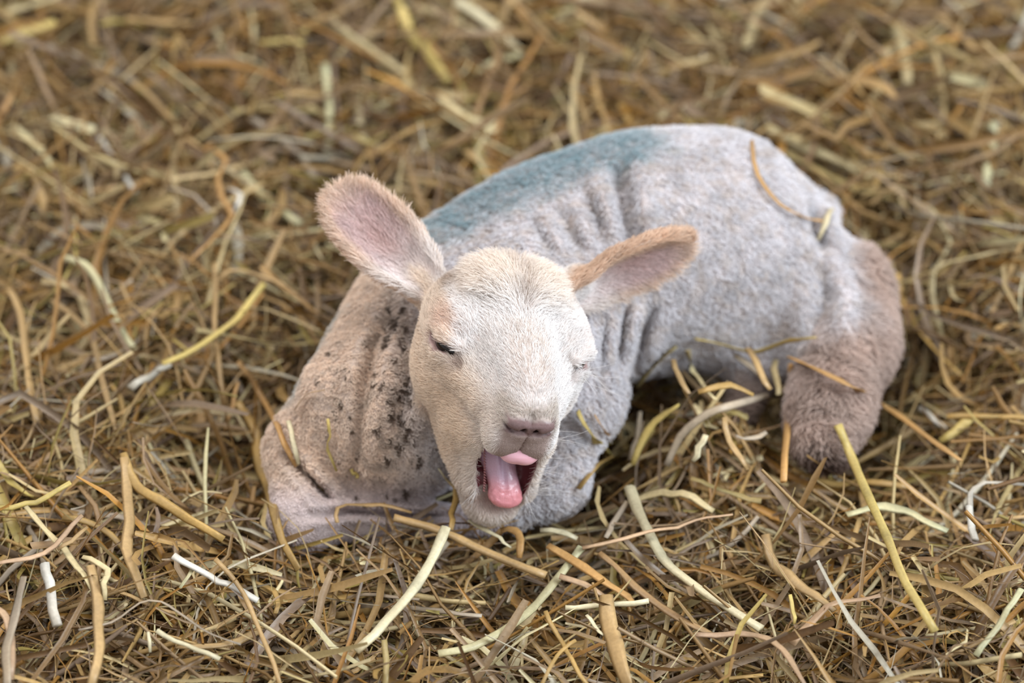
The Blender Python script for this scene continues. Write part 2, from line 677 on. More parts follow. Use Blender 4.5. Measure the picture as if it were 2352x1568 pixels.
def lamb_attrs(P):
    """colour, hair length, hair density, hair kind (1 fleece), flow direction at surface points"""
    n = len(P)
    H = to_head(P)
    dh = np.full(n, 0.5)
    near = ((P - HB) ** 2).sum(1) < 0.178 ** 2
    dh[near] = head_field(P[near])
    db = body_only(P)
    de = np.full((n, 2), 0.5)
    for k, e in enumerate(EARS):
        de[near, k] = ear_field(P[near], e)
    dem = de.min(1)
    w_head = smooth(0.010, -0.004, dh - db)
    w_ear = smooth(0.006, 0.001, dem) * smooth(-0.003, 0.004, dh)
    w_head = np.maximum(w_head, w_ear)

    # ---- body
    n1 = noise(P, 0.012, 1); n2 = noise(P, 0.004, 2); n3 = noise(P, 0.05, 3)
    col = np.repeat(C_FLEECE[None], n, 0) * (0.86 + 0.28 * n1)[:, None]
    col = mix(col, np.repeat(srgb(196, 176, 156)[None], n, 0), 0.34 * smooth(0.5, 0.8, n2))
    chest = smooth(0.0, -0.05, P[:, 0] + 0.035) * smooth(-0.2, -0.1, P[:, 0] * 0 - 0.05)
    col = mix(col, C_CHEST * (0.8 + 0.4 * n2)[:, None] if False else np.repeat(C_CHEST[None], n, 0) * (0.84 + 0.32 * n2)[:, None], chest * 0.9)
    low = smooth(-0.075, -0.10, P[:, 1]) * (P[:, 0] < 0)
    col = mix(col, np.repeat(C_UDDER[None], n, 0), low * 0.7)
    # woolly brown shank of the hind legs
    lg = np.minimum(caps(P, V3(1975, 640, .21), V3(1970, 790, .185), .026, .030), caps(P, V3(1955, 800, .18), V3(1893, 1030, .118), .03, .03))
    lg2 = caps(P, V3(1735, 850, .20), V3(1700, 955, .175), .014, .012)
    w_leg = smooth(0.004, -0.006, lg)
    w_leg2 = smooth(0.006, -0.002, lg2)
    col = mix(col, np.repeat(C_LEG[None], n, 0) * (0.8 + 0.4 * n1)[:, None], w_leg * 0.95)
    col = mix(col, np.repeat(C_LEG[None] * 0.6, n, 0), w_leg2)  # other hind leg darkened, the shade under the belly put into its colour
    hoof = smooth(-0.062, -0.070, P[:, 1]) * w_leg
    col = mix(col, np.repeat(srgb(96, 76, 66)[None], n, 0), hoof)
    # blue marking spray across the back
    pd = np.minimum(caps(P, V3(960, 500, .135), V3(1200, 370, .160), .024, .030), caps(P, V3(1200, 370, .160), V3(1400, 335, .180), .030, .030))
    edge = 0.014 * (noise(P, 0.012, 7) - 0.5) + 0.012 * (noise(P, 0.004, 8) - 0.5)
    w_paint = smooth(0.016, -0.012, pd + edge)
    p2 = caps(P, V3(648, 840, .10), V3(716, 745, .125), .016, .018)
    w_paint = np.maximum(w_paint, 0.8 * smooth(0.012, -0.006, p2 + edge))
    w_paint *= 0.80 + 0.7 * (n2 - 0.5) + 0.3 * (n1 - 0.5)
    col = mix(col, np.repeat(C_PAINT[None], n, 0), np.clip(w_paint, 0, 1))
    # mud
    wm = np.zeros(n)
    front = (P[:, 2] < 0.13) & (P[:, 0] < -0.03)
    idx = np.nonzero(front)[0]
    if len(idx):
        xy = P[idx, :2]
        acc = np.zeros(len(idx))
        wob = 1 + 0.9 * (noise(P[idx], 0.002, 9) - 0.5)
        for c, r in SPOTS:
            d2 = np.sqrt(((xy - c) ** 2 * np.array([1.6, 0.8])).sum(1)) * wob
            acc = np.maximum(acc, smooth(r * 1.15, r * 0.6, d2))
        stain = smooth(0.56, 0.74, noise(P[idx], 0.006, 10)) * 0.28 * smooth(-0.11, -0.08, xy[:, 0]) * smooth(-0.035, -0.05, xy[:, 0])
        wm[idx] = np.maximum(acc * 0.92, stain)
    wm *= 1 - w_head
    col = mix(col, np.repeat(C_DIRT[None], n, 0), wm)

    ln = 0.0042 + 0.0022 * n3
    ln = ln * (1 - w_leg) + 0.013 * w_leg
    ln = ln * (1 - low * 0.5)
    ln = ln * (1 - 0.2 * chest)
    den = np.full(n, 60.0) + 30 * w_leg
    wool = np.ones(n) * (1 - low * 0.6)
    flow = np.stack([0.25 + 0 * n1, -0.9 + 0 * n1, 0.2 + 0 * n1], 1)

    # ---- head
    x, y, z = H.T
    ax = np.abs(x)
    fc = np.repeat(C_FACE[None], n, 0) * (0.93 + 0.12 * n2)[:, None]
    cream = smooth(-8, -34, x) * smooth(14, -6, y) * 0.9 + 0.35 * smooth(-10, -40, y)
    cream = np.maximum(cream, 0.75 * smooth(-36, -44, x))
    cream = np.maximum(cream, 0.55 * smooth(24, 34, y) * smooth(8, -20, z))
    fc = mix(fc, np.repeat(C_CREAM[None], n, 0), np.clip(cream, 0, 1))
    brow = np.exp(-(((ax - 42) / 7) ** 2 + ((y - 15) / 9) ** 2 + ((z + 2) / 12) ** 2)) * np.where(x < 0, 1.0, 0.25)
    fc = mix(fc, np.repeat(C_BROW[None], n, 0), np.clip(brow * 0.9, 0, 1))
    bridge = smooth(17, 6, ax) * smooth(2, 10, y) * smooth(8, 22, z) * smooth(70, 56, z) * (0.25 + 0.75 * smooth(0.4, 0.65, noise(P, 0.0014, 11)))
    fc = mix(fc, np.repeat(C_TAN[None], n, 0), bridge * 0.45)
    muz = smooth(50, 60, z) * smooth(24, 14, ax) * smooth(-9, 0, y) * smooth(14, 8, y)
    fc = mix(fc, np.repeat(srgb(168, 150, 130)[None], n, 0), muz * 0.6)
    earb = np.exp(-(((ax - 37) / 8) ** 2 + ((y - 24) / 8) ** 2 + ((z + 34) / 12) ** 2))
    fc = mix(fc, np.repeat(srgb(168, 140, 114)[None], n, 0), np.clip(0.75 * earb, 0, 1))
    part = np.exp(-((x - 1.5) / 2.5) ** 2) * smooth(26, 32, y) * smooth(14, 2, z)
    fc = mix(fc, np.repeat(srgb(170, 150, 136)[None], n, 0), 0.5 * part)
    # dark creases: lid rims
    rim = np.full(n, 50.0)
    for s in (-1, 1):
        m = np.array([s, 1, 1.0])
        Hf = H.astype(np.float32)
        rim = np.minimum(rim, np.minimum(cone(Hf, m * (47.3, 3.2, -1), m * (45.4, 4.6, 8), 2.0, 3.2),
                                         cone(Hf, m * (45.4, 4.6, 8), m * (38.8, 6.4, 16), 3.2, 2.0)))
    lid = smooth(2.0, 0.8, rim)
    fc = mix(fc, np.repeat(srgb(162, 134, 128)[None], n, 0), lid)
    fc = mix(fc, np.repeat(srgb(40, 30, 28)[None], n, 0), smooth(0.3, -0.5, rim))
    tear = np.exp(-(((ax - 35) / 4) ** 2 + ((y - 2) / 4.5) ** 2 + ((z - 21) / 5) ** 2)) * np.where(x < 0, 1, 0.5)
    fc = mix(fc, np.repeat(srgb(150, 122, 108)[None], n, 0), tear * 0.75)
    hl = np.full(n, 0.0052)
    hl = hl + 0.0125 * smooth(24, 35, y) * smooth(12, -12, z) * smooth(34, 18, ax)
    hl = hl - 0.0018 * smooth(30, 62, z)
    hl = hl * (1 - 0.45 * np.clip(brow + tear, 0, 1))
    hd = np.full(n, 215.0)
    lip = smooth(60, 65, z) * smooth(-3, -6, y) * smooth(16.5, 12, ax)
    fc = mix(fc, np.repeat(C_LIP[None], n, 0), lip * 0.85)
    hl = hl * (1 - lip) + 0.0014 * lip
    q = H - HINGE
    r = np.sqrt(q[:, 1] ** 2 + q[:, 2] ** 2)
    th = np.degrees(np.arctan2(q[:, 1], q[:, 2]))
    xs = x - jaw_shift(H)
    # rim of the lower lip
    jb = jaw_pt(0, 92, -2)
    lowlip = np.exp(-((xs / 13) ** 2 + ((y - jb[1]) / 6) ** 2 + ((z - jb[2] - 4) / 9) ** 2))
    fc = mix(fc, np.repeat(srgb(186, 150, 140)[None], n, 0), np.clip(lowlip * 1.1, 0, 0.9))
    hl = hl * (1 - 0.6 * lowlip)
    nose = smooth(67.5, 69.5, z) * smooth(-6.5, -5, y) * smooth(7.2, 5.6, y + 2.6 * np.exp(-(x / 3.5) ** 2) + 0.010 * x * x) * smooth(15, 13.5, ax)
    fc = mix(fc, np.repeat(C_NOSE[None], n, 0), nose)
    cleft = smooth(0.9, 0.3, ax) * smooth(64, 67, z) * smooth(-2, -4, y)
    fc = mix(fc, np.repeat(srgb(92, 66, 62)[None], n, 0), cleft * 0.8)
    slit = np.full(n, 9.0)
    for s in (-1, 1):
        slit = np.minimum(slit, cone(H.astype(np.float32), (s * 2.6, -3.0, 77), (s * 8.5, -4.4, 76), 1.7, 1.4))
        slit = np.minimum(slit, cone(H.astype(np.float32), (s * 8.5, -4.4, 76), (s * 14.5, -0.5, 71), 1.4, 1.0))
        slit = np.minimum(slit, cone(H.astype(np.float32), (s * 3.4, -1.2, 80), (s * 4.2, -2.2, 70), 1.5, 1.5))
    fc = mix(fc, np.repeat(srgb(58, 40, 38)[None], n, 0), smooth(0.5, -0.1, slit) * nose)
    half_w = 7 + 11 * smooth(28, 66, r) - 5 * smooth(76, 98, r)
    inside = smooth(1.2, 0.3, np.abs(xs) - half_w) * smooth(-9.5 + 3, -10.5, th) * smooth(-46, -44.5, th) * smooth(98, 95, r)
    inside = np.maximum(inside, (np.abs(xs) < half_w - 1.5) * (th < -8) * (th > -46.5) * (r < 92) * 1.0)
    fc = mix(fc, np.repeat(C_MOUTH[None], n, 0), np.clip(inside, 0, 1))
    bare = np.clip(np.maximum.reduce([nose, inside, lid, cleft]), 0, 1)
    hd = hd * (1 - smooth(0.25, 0.6, bare))
    hflow = np.stack([0.55 * x / 32, np.where(y < 0, -0.35, 0.15), -1 + 0 * x], 1)
    tuft = smooth(20, 32, y) * smooth(18, 0, z)
    hflow = hflow + tuft[:, None] * np.stack([1.1 * np.sign(x) * smooth(0, 8, ax), 0.5 + 0 * x, 0.3 + 0 * x], 1)
    chin = smooth(60, 85, r) * (th < -38)
    hflow = hflow + chin[:, None] * np.array([0, -0.6, 0.4])
    hflow = hflow @ HM.T
    hwool = 0.35 * tuft
    w = w_head
    col = mix(col, fc, w)
    ln = ln * (1 - w) + hl * w
    den = den * (1 - w) + hd * w
    wool = wool * (1 - w) + hwool * w
    flow = flow * (1 - w[:, None]) + hflow * w[:, None]

    # ---- ears
    for k, e in enumerate(EARS):
        s, v, h, Wd, h0, sl = ear_coords(P, e)
        we = smooth(0.006, 0.001, de[:, k]) * smooth(-0.003, 0.004, dh)
        inner = smooth(-0.0012, 0.0012, h - h0)
        edge = smooth(0.55, 0.95, np.abs(v) / Wd)
        ci = mix(np.repeat(C_EARIN[None], n, 0), np.repeat(C_EARRIM[None], n, 0), np.clip(edge + smooth(0.7, 1.0, s), 0, 1))
        vs = v if k == 0 else -v
        ci = mix(ci, np.repeat(C_FACE[None], n, 0), smooth(0.55, 0.12, s) * 0.75)
        if k == 1:
            ci = mix(ci, np.repeat(C_EARBACK[None], n, 0), smooth(0.0, 0.5, v / Wd) * 0.9)
        ce = mix(np.repeat(C_EARBACK[None], n, 0), ci, inner)
        ce = mix(ce, np.repeat(srgb(184, 140, 128)[None], n, 0), 0.35 * inner * np.exp(-((s - .45) / .2) ** 2 - (v / 0.006) ** 2))
        col = mix(col, ce * (0.9 + 0.2 * n2)[:, None], we)
        ln = ln * (1 - we) + (0.0062 + 0.002 * edge) * we
        den = den * (1 - we) + (150 + 60 * edge) * we
        wool = wool * (1 - we)
        fl = e[1][None] + (0.9 * (v / Wd))[:, None] * e[2][None]
        flow = flow * (1 - we[:, None]) + fl * we[:, None]
    return col, ln, den, wool, flow, w_head, bare * w_head


# fine grain of the short fleece, real relief
w_h0 = smooth(0.012, 0.03, np.sqrt(((LV - HB) ** 2).sum(1)) - 0.09)
LV = LV + LN * ((noise(LV, 0.006, 21) - 0.5) * 0.0016 * w_h0)[:, None]
L_COL, L_LEN, L_DEN, L_WOOL, L_FLOW, L_HEAD, L_BARE = lamb_attrs(LV)
skin = mix(L_COL * (0.62 + 0.38 * L_BARE)[:, None], np.repeat(C_SKIN[None], len(LV), 0) * L_COL.mean(1)[:, None] * 1.0, 0.35 * (1 - L_BARE))  # skin darkened under hair, shade between the roots put into its colour
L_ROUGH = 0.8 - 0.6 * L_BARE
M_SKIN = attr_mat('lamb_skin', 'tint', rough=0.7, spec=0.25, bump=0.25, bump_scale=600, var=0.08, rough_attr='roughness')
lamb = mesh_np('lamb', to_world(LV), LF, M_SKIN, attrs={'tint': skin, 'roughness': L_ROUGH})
tag(lamb, 'white newborn lamb bleating with open mouth, lying curled in the straw', 'lamb')


# ------------------------------------------------------------------ hair
def hair_mat(name, rough=0.55):
    m, nt, b = new_mat(name)
    a = nt.nodes.new('ShaderNodeAttribute')
    a.attribute_name = 'hair_tint'
    nt.links.new(a.outputs['Color'], b.inputs['Base Color'])
    b.inputs['Roughness'].default_value = rough
    b.inputs['Specular IOR Level'].default_value = 0.25
    tr = nt.nodes.new('ShaderNodeBsdfTranslucent')
    nt.links.new(a.outputs['Color'], tr.inputs['Color'])
    mx = nt.nodes.new('ShaderNodeMixShader')
    mx.inputs['Fac'].default_value = 0.3
    out = nt.nodes['Material Output']
    nt.links.new(b.outputs['BSDF'], mx.inputs[1])
    nt.links.new(tr.outputs['BSDF'], mx.inputs[2])
    nt.links.new(mx.outputs['Shader'], out.inputs['Surface'])
    return m


def hair_object(name, pts, radius, tint, mat, parent):
    """pts (n, k, 3) world, radius (n, k), tint (n, 3)"""
    n, k = pts.shape[:2]
    hc = bpy.data.hair_curves.new(name)
    hc.add_curves([k] * n)
    hc.attributes['position'].data.foreach_set('vector', np.ascontiguousarray(pts, np.float32).ravel())
    ra = hc.attributes.get('radius') or hc.attributes.new('radius', 'FLOAT', 'POINT')
    ra.data.foreach_set('value', np.ascontiguousarray(radius, np.float32).ravel())
    ca = hc.attributes.new('hair_tint', 'FLOAT_COLOR', 'CURVE')
    ca.data.foreach_set('color', np.concatenate([tint, np.ones((n, 1))], 1).astype(np.float32).ravel())
    hc.materials.append(mat)
    o = bpy.data.objects.new(name, hc)
    COL.objects.link(o)
    o.parent = parent
    o['kind'] = 'stuff'
    return o


def unit(a):
    return a / np.maximum(np.linalg.norm(a, axis=-1, keepdims=True), 1e-9)


TRI = np.concatenate([LF[:, [0, 1, 2]], LF[:, [0, 2, 3]]])
pa, pb, pc = LV[TRI[:, 0]], LV[TRI[:, 1]], LV[TRI[:, 2]]
AREA = np.linalg.norm(np.cross(pb - pa, pc - pa), axis=1) / 2
den = L_DEN[TRI].mean(1) * 1e4
nz = LN[TRI].mean(1)
face_cam = -nz[:, 2]
den = den * np.where(face_cam > -0.3, 1.0, 0.45)
wz = (to_world(LV)[TRI].mean(1))[:, 2]
den = den * np.where(wz > 0.004, 1.0, 0.0)


def grow(sel, k, name, mat, rad, dens=1.0):
    lam = AREA * den * dens * sel
    cnt = RNG.poisson(lam)
    t = np.repeat(np.arange(len(TRI)), cnt)
    n = len(t)
    u = RNG.random(n); v = RNG.random(n)
    fl = u + v > 1
    u[fl] = 1 - u[fl]; v[fl] = 1 - v[fl]
    bc = np.stack([1 - u - v, u, v], 1)
    T3 = TRI[t]
    it = lambda A: (A[T3] * (bc[:, :, None] if A.ndim == 2 else bc)).sum(1)
    P = it(LV); N = unit(it(LN))
    ln, wool, flow = it(L_LEN), it(L_WOOL), it(L_FLOW)
    col = lamb_attrs(P)[0]
    # strand flow on the surface, with locks that lean together
    lock = np.stack([noise(P, 0.0045, s) for s in (31, 32, 33)], 1) - 0.5
    lock2 = np.stack([noise(P, 0.012, s) for s in (34, 35, 36)], 1) - 0.5
    T = unit(flow - (flow * N).sum(1, keepdims=True) * N)
    T = T + lock * (0.9 + 140 * np.maximum(ln - 0.009, 0))[:, None] + lock2 * 0.8 * (0.4 + wool)[:, None] + RNG.normal(0, 1, (n, 3)) * (0.16 + 12 * np.maximum(ln - 0.008, 0))[:, None]
    T = unit(T - (T * N).sum(1, keepdims=True) * N)
    Bn = np.cross(N, T)
    phi = np.radians(38 + 14 * RNG.normal(0, 1, n) * 0.6 + 10 * wool + 2600 * np.maximum(ln - 0.010, 0))
    L = ln * RNG.uniform(0.65, 1.15, n)
    ts = np.linspace(0, 1, k)
    ph = noise(P, 0.006, 41) * 14 + RNG.uniform(0, 1.2, n)
    pts = np.empty((n, k, 3))
    for i, q in enumerate(ts):
        along = (np.sin(phi) * (q - 0.42 * q * q))[:, None] * N + (np.cos(phi) * q + 0.12 * q * q)[:, None] * T
        curl = wool * 0.0013 * math.sqrt(q)
        a = ph + q * 7.5
        pts[:, i] = P - N * 0.0004 + along * L[:, None] + (curl * np.cos(a))[:, None] * Bn + (curl * np.sin(a))[:, None] * (0.6 * N + 0.8 * T)
    R = rad[0] + (rad[1] - rad[0]) * ts[None] ** 1.5
    R = R * RNG.uniform(0.75, 1.2, n)[:, None]
    tint = col * (RNG.uniform(0.86, 1.12, n) * (0.92 + 0.16 * noise(P, 0.003, 51)))[:, None]
    print(name, n)
    return hair_object(name, to_world(pts), R, np.clip(tint, 0, 0.93), mat, lamb)


M_HAIR = hair_mat('lamb_hair')
hsel = L_HEAD[TRI].mean(1)
face_hair = grow(hsel > 0.5, 5, 'face_hair', M_HAIR, (0.00014, 0.00006))
fleece = grow(hsel <= 0.5, 6, 'fleece', M_HAIR, (0.00024, 0.00014))

# whiskers on the chin, lips and brow
wh_p, wh_t = [], []
LBVH = BVHTree.FromPolygons([tuple(p) for p in LV], [tuple(int(i) for i in f) for f in LF])
for (px, py), dirs, L_, cnt in (((1215, 1165), (1.0, 0.25, -0.25), 0.022, 22), ((1190, 1190), (0.35, -1, -0.2), 0.014, 12),
                                ((1240, 1090), (1.0, -0.2, -0.3), 0.020, 8), ((1120, 1165), (-0.6, -0.9, -0.2), 0.012, 10),
                                ((1338, 850), (0.9, -0.5, -0.2), 0.022, 8), ((1275, 1010), (1, 0.1, -.3), 0.02, 6),
                                ((1190, 600), (0.1, 1, -0.2), 0.012, 14)):
    for _ in range(cnt):
        a = V3(px + random.gauss(0, 14), py + random.gauss(0, 12), 0.02)
        loc, nn, _i, _d = LBVH.find_nearest(Vector(a))
        a = np.array(loc)
        d = unit(np.array(dirs) + RNG.normal(0, 0.28, 3))
        sag = unit(RNG.normal(0, 1, 3)) * 0.25
        L2 = L_ * random.uniform(0.6, 1.2)
        wh_p.append([a + d * L2 * q + sag * L2 * q * q for q in np.linspace(0, 1, 6)])
        wh_t.append(C_FACE * random.uniform(0.85, 1.05))
wp = to_world(np.array(wh_p))
hair_object('whiskers', wp, np.repeat(np.linspace(0.00011, 0.00004, 6)[None], len(wp), 0), np.clip(np.array(wh_t), 0, .93), M_HAIR, lamb)


# ------------------------------------------------------------------ eyes, tongue, gums
def field_mesh(F, lo, hi, step):
    """F works in head millimetres; returns view points"""
    ax = [np.arange(l, h, step).astype(np.float32) for l, h in zip(lo, hi)]
    f = build_field_grid(F, *ax)
    V, Q = surface_nets(*ax, f)
    return from_head(V), Q, V


M_EYE, nt, b = new_mat('eye_dark')
b.inputs['Base Color'].default_value = (0.012, 0.008, 0.006, 1)
b.inputs['Roughness'].default_value = 0.12
b.inputs['Specular IOR Level'].default_value = 0.3
for s in (-1, 1):
    V, Q, _ = field_mesh(lambda P, s=s: ell(P, (s * 35.0, 4.2, 2.5), (11.0, 9.5, 13.5)), (s * 35.0 - 13, -8, -13), (s * 35.0 + 13, 16, 19), 1.0)
    e = mesh_np('eye', to_world(V), Q, M_EYE, lamb)
    e['label'] = 'dark eye squeezed to a slit'


def jaw_uv(P):
    q = P - HINGE
    return np.stack([q[:, 0] - jaw_shift(P), q @ jd, q @ jn], 1).astype(np.float32)


def tongue_f(P):
    q = jaw_uv(P)
    q[:, 2] *= 2.5
    d = cone(q, (-2.5, 34, 24), (-0.5, 70, 24), 9.8, 10.0)
    d = smin(d, cone(q, (-0.5, 70, 24), (2.5, 88, 22), 10.0, 9.8), 5)
    d = smin(d, ell(q, (3.2, 93.5, 18), (10.6, 7.0, 10.5)), 4)
    d = d + 2.2 * np.exp(-((q[:, 0] - 1.5) / 1.7) ** 2) * smooth(16, 28, q[:, 2]) * smooth(96, 84, q[:, 1])
    return d / 1.5


V, Q, Vh = field_mesh(tongue_f, (-14, -95, -20), (26, -20, 60), 0.8)
qq = jaw_uv(Vh)
t_tip = smooth(80, 92, qq[:, 1])
tc = mix(np.repeat(srgb(172, 132, 144)[None], len(V), 0), np.repeat(srgb(200, 128, 132)[None], len(V), 0), t_tip)
tc = mix(tc, np.repeat(srgb(160, 130, 150)[None], len(V), 0), 0.6 * np.exp(-((qq[:, 0] - 1.5) / 4) ** 2) * (1 - t_tip))
V = V + (noise(V, 0.0016, 61) - 0.5)[:, None] * 0.0014 * t_tip[:, None] * np.array([0.2, 0.7, -0.7])
M_TONGUE = attr_mat('wet_tongue', 'tint', rough=0.28, spec=0.5, bump=0.35, bump_scale=1400, var=0.05, sss=0.15, coat=0.35)
mesh_np('tongue', to_world(V), Q, M_TONGUE, lamb, {'tint': tc})['label'] = 'wet pink tongue with a paler groove'


def pad_f(P):
    d = ell(P, (2.5, -25.0, 64.5), (12, 6.6, 7.5))
    d = smin(d, ell(P, (6.0, -27.5, 65.5), (4.5, 3.2, 4.5)), 3)
    d = smin(d, ell(P, (-3, -27.8, 65), (5.5, 3.0, 4.5)), 3)
    return d


V, Q, _ = field_mesh(pad_f, (-15, -34, 52), (15, -17, 75), 0.9)
M_GUM = attr_mat('wet_gum', 'tint', rough=0.16, spec=0.5, sss=0.15, coat=0.6)
mesh_np('gum_pad', to_world(V), Q, M_GUM, lamb, {'tint': np.repeat(srgb(226, 172, 182)[None], len(V), 0)})['label'] = 'glossy pale pink gum under the upper lip'

pv, pf = [], []
for i in range(19):
    u = i / 18
    for s in (-1,):
        base = np.array([s * (17.0 - 4.2 * u), -35 - 36 * u, 44.5 - 2.5 * u])
        base[0] += float(jaw_shift(base[None])[0])
        tipv = base + np.array([-s * 1.9, -0.9, 0.4])
        k0 = len(pv)
        for a in range(6):
            an = a * math.pi / 3
            pv.append(base + np.array([0, 0.75 * math.cos(an), 0.6 * math.sin(an)]))
        pv.append(tipv)
        pf += [(k0 + a, k0 + (a + 1) % 6, k0 + 6) for a in range(6)]
o = mesh_np('cheek_papillae', to_world(from_head(np.array(pv))), np.array(pf), M_TONGUE, lamb, {'tint': np.repeat(srgb(150, 96, 96)[None], len(pv), 0)})
o['kind'] = 'stuff'

# ------------------------------------------------------------------ straw bed
PILE = at_height(1640, 940, 0.035)


def bed_height(x, y):
    P = np.stack([x, y, 0 * x], 1)
    h = 0.022 * (noise(P, 0.09, 71) - 0.5) + 0.034 * (noise(P, 0.26, 72) - 0.5)
    h = h + 0.030 * smooth(-0.10, -0.26, x) * smooth(0.35, 0.0, y)
    h = h + 0.020 * smooth(0.12, 0.22, x) * smooth(0.05, -0.1, y)
    d = field_at(to_view(np.stack([x, y, 0 * x + 0.035], 1)))
    back = smooth(-0.05, 0.08, y) 
    h = h - (0.010 + 0.055 * back) * np.exp(-(np.maximum(d, 0) / 0.05) ** 2)
    h = h + 0.090 * np.exp(-((x - PILE[0]) / 0.050) ** 2 - ((y - PILE[1]) / 0.045) ** 2)
    return h


STRAW_TONES = [(srgb(166, 138, 94), 6.5), (srgb(186, 168, 130), 3.8), (srgb(138, 110, 72), 5), (srgb(142, 120, 96), 4),
               (srgb(160, 120, 62), 3), (srgb(132, 114, 100), 2.6), (srgb(204, 194, 162), 1.3), (srgb(104, 78, 48), 3),
               (srgb(176, 170, 160), 0.8), (srgb(166, 150, 92), 1.6)]
TONE = np.array([t for t, _ in STRAW_TONES]) * np.array([0.90, 0.84, 0.70])
TONE_W = np.array([q for _, q in STRAW_TONES]); TONE_W = TONE_W / TONE_W.sum()


def straw_paths(n, k, length, x, y, lift, tilt=0.16, bendy=1.0, rng=RNG):
    """centre lines (n,k,3) of loose strands lying at lift above the bed"""
    ang = rng.uniform(0, 2 * np.pi, n)
    step = length / (k - 1)
    curv = rng.normal(0, 0.13, n) * bendy
    kink = rng.integers(1, k, n)
    kink_a = np.where(rng.random(n) < 0.42, rng.normal(0, 0.9, n), 0) * bendy
    slope = rng.normal(0, tilt, n)
    vcurv = rng.normal(0, 0.05, n) * bendy
    pts = np.empty((n, k, 3))
    px, py, pz = np.zeros(n), np.zeros(n), np.zeros(n)
    for i in range(k):
        pts[:, i] = np.stack([px, py, pz], 1)
        ang = ang + curv + rng.normal(0, 0.07, n) * bendy + np.where(kink == i, kink_a, 0)
        slope = slope + vcurv + rng.normal(0, 0.05, n) * bendy
        slope = np.clip(slope, -0.7, 0.7)
        px = px + step * np.cos(ang) * np.cos(slope)
        py = py + step * np.sin(ang) * np.cos(slope)
        pz = pz + step * np.sin(slope)
    mid = pts.mean(1, keepdims=True)
    pts = pts - mid
    pts[:, :, 0] += x[:, None]; pts[:, :, 1] += y[:, None]
    hh = bed_height(pts[:, :, 0].ravel(), pts[:, :, 1].ravel()).reshape(n, k)
    pts[:, :, 2] = pts[:, :, 2] * 0.8 + 0.5 * hh + 0.5 * hh.mean(1, keepdims=True) + lift[:, None]
    return pts


def sweep(pts, width, thick, roll, sides, rough=0.0, flat_open=True, rng=RNG):
    """sweep a cross-section along each centre line. sides=0 gives a folded blade (5 across), else a tube"""
    n, k = pts.shape[:2]
    T = np.gradient(pts, axis=1)
    T = unit(T)
    up = np.array([0, 0, 1.0])
    S = unit(np.cross(T, up) + 1e-6)
    U = np.cross(S, T)
    c, s = np.cos(roll)[..., None], np.sin(roll)[..., None]
    A = S * c + U * s
    Bv = -S * s + U * c
    if sides == 0:
        cross = [(-1, 0.0), (-0.45, -1.0), (0.45, -1.0), (1, 0.0)]
        closed = False
    else:
        cross = [(math.cos(2 * math.pi * a / sides), math.sin(2 * math.pi * a / sides)) for a in range(sides)]
        closed = True
    m = len(cross)
    V = np.empty((n, k, m, 3))
    for j, (cx, cy) in enumerate(cross):
        V[:, :, j] = pts + A * (width * cx)[..., None] + Bv * (thick * cy)[..., None]
    base = (np.arange(n) * k * m)[:, None, None]
    i = np.arange(k - 1)[None, :, None] * m
    j = np.arange(m if closed else m - 1)[None, None, :]
    j2 = (j + 1) % m
    F = np.stack([base + i + j, base + i + j2, base + i + m + j2, base + i + m + j], -1).reshape(-1, 4)
    return V.reshape(-1, 3), F, m


def strand_tint(n, k, m, col, rng=RNG):
    t = np.linspace(0, 1, k)[None, :, None, None]
    end = rng.choice([-1, 1], n)[:, None, None, None]
    grad = 1 + 0.16 * end * (t - 0.5)
    blot = 1 + rng.normal(0, 0.06, (n, k, 1, 1))
    fib = 1 + rng.normal(0, 0.07, (n, 1, m, 1))
    c = col[:, None, None, :] * grad * blot * fib
    return np.clip(c.reshape(-1, 3), 0.01, 0.9)


M_STRAW = attr_mat('straw', 'tint', rough=0.42, spec=0.4, bump=0.2, bump_scale=420, var=0.10)
nt = M_STRAW.node_tree
pb_ = nt.nodes['Principled BSDF']
tr = nt.nodes.new('ShaderNodeBsdfTranslucent')
nt.links.new(pb_.inputs['Base Color'].links[0].from_socket, tr.inputs['Color'])
mx = nt.nodes.new('ShaderNodeMixShader')
mx.inputs['Fac'].default_value = 0.18
nt.links.new(pb_.outputs['BSDF'], mx.inputs[1])
nt.links.new(tr.outputs['BSDF'], mx.inputs[2])
nt.links.new(mx.outputs['Shader'], nt.nodes['Material Output'].inputs['Surface'])

YN, YF = -0.24, 0.74           # the bed runs well past the frame
def half_width(y):
    return 0.40 + 0.20 * (y - YN)


def clear_of_lamb(pts, margin=0.0015):
    n, k = pts.shape[:2]
    d = field_at(to_view(pts.reshape(-1, 3))).reshape(n, k)
    chin = to_world(V3(1165, 1160, .03))
    nearchin = ((np.linalg.norm(pts - chin, axis=2) < 0.062) & (pts[:, :, 2] > 0.032)).any(1)
    return (d > margin).all(1) & ~nearchin


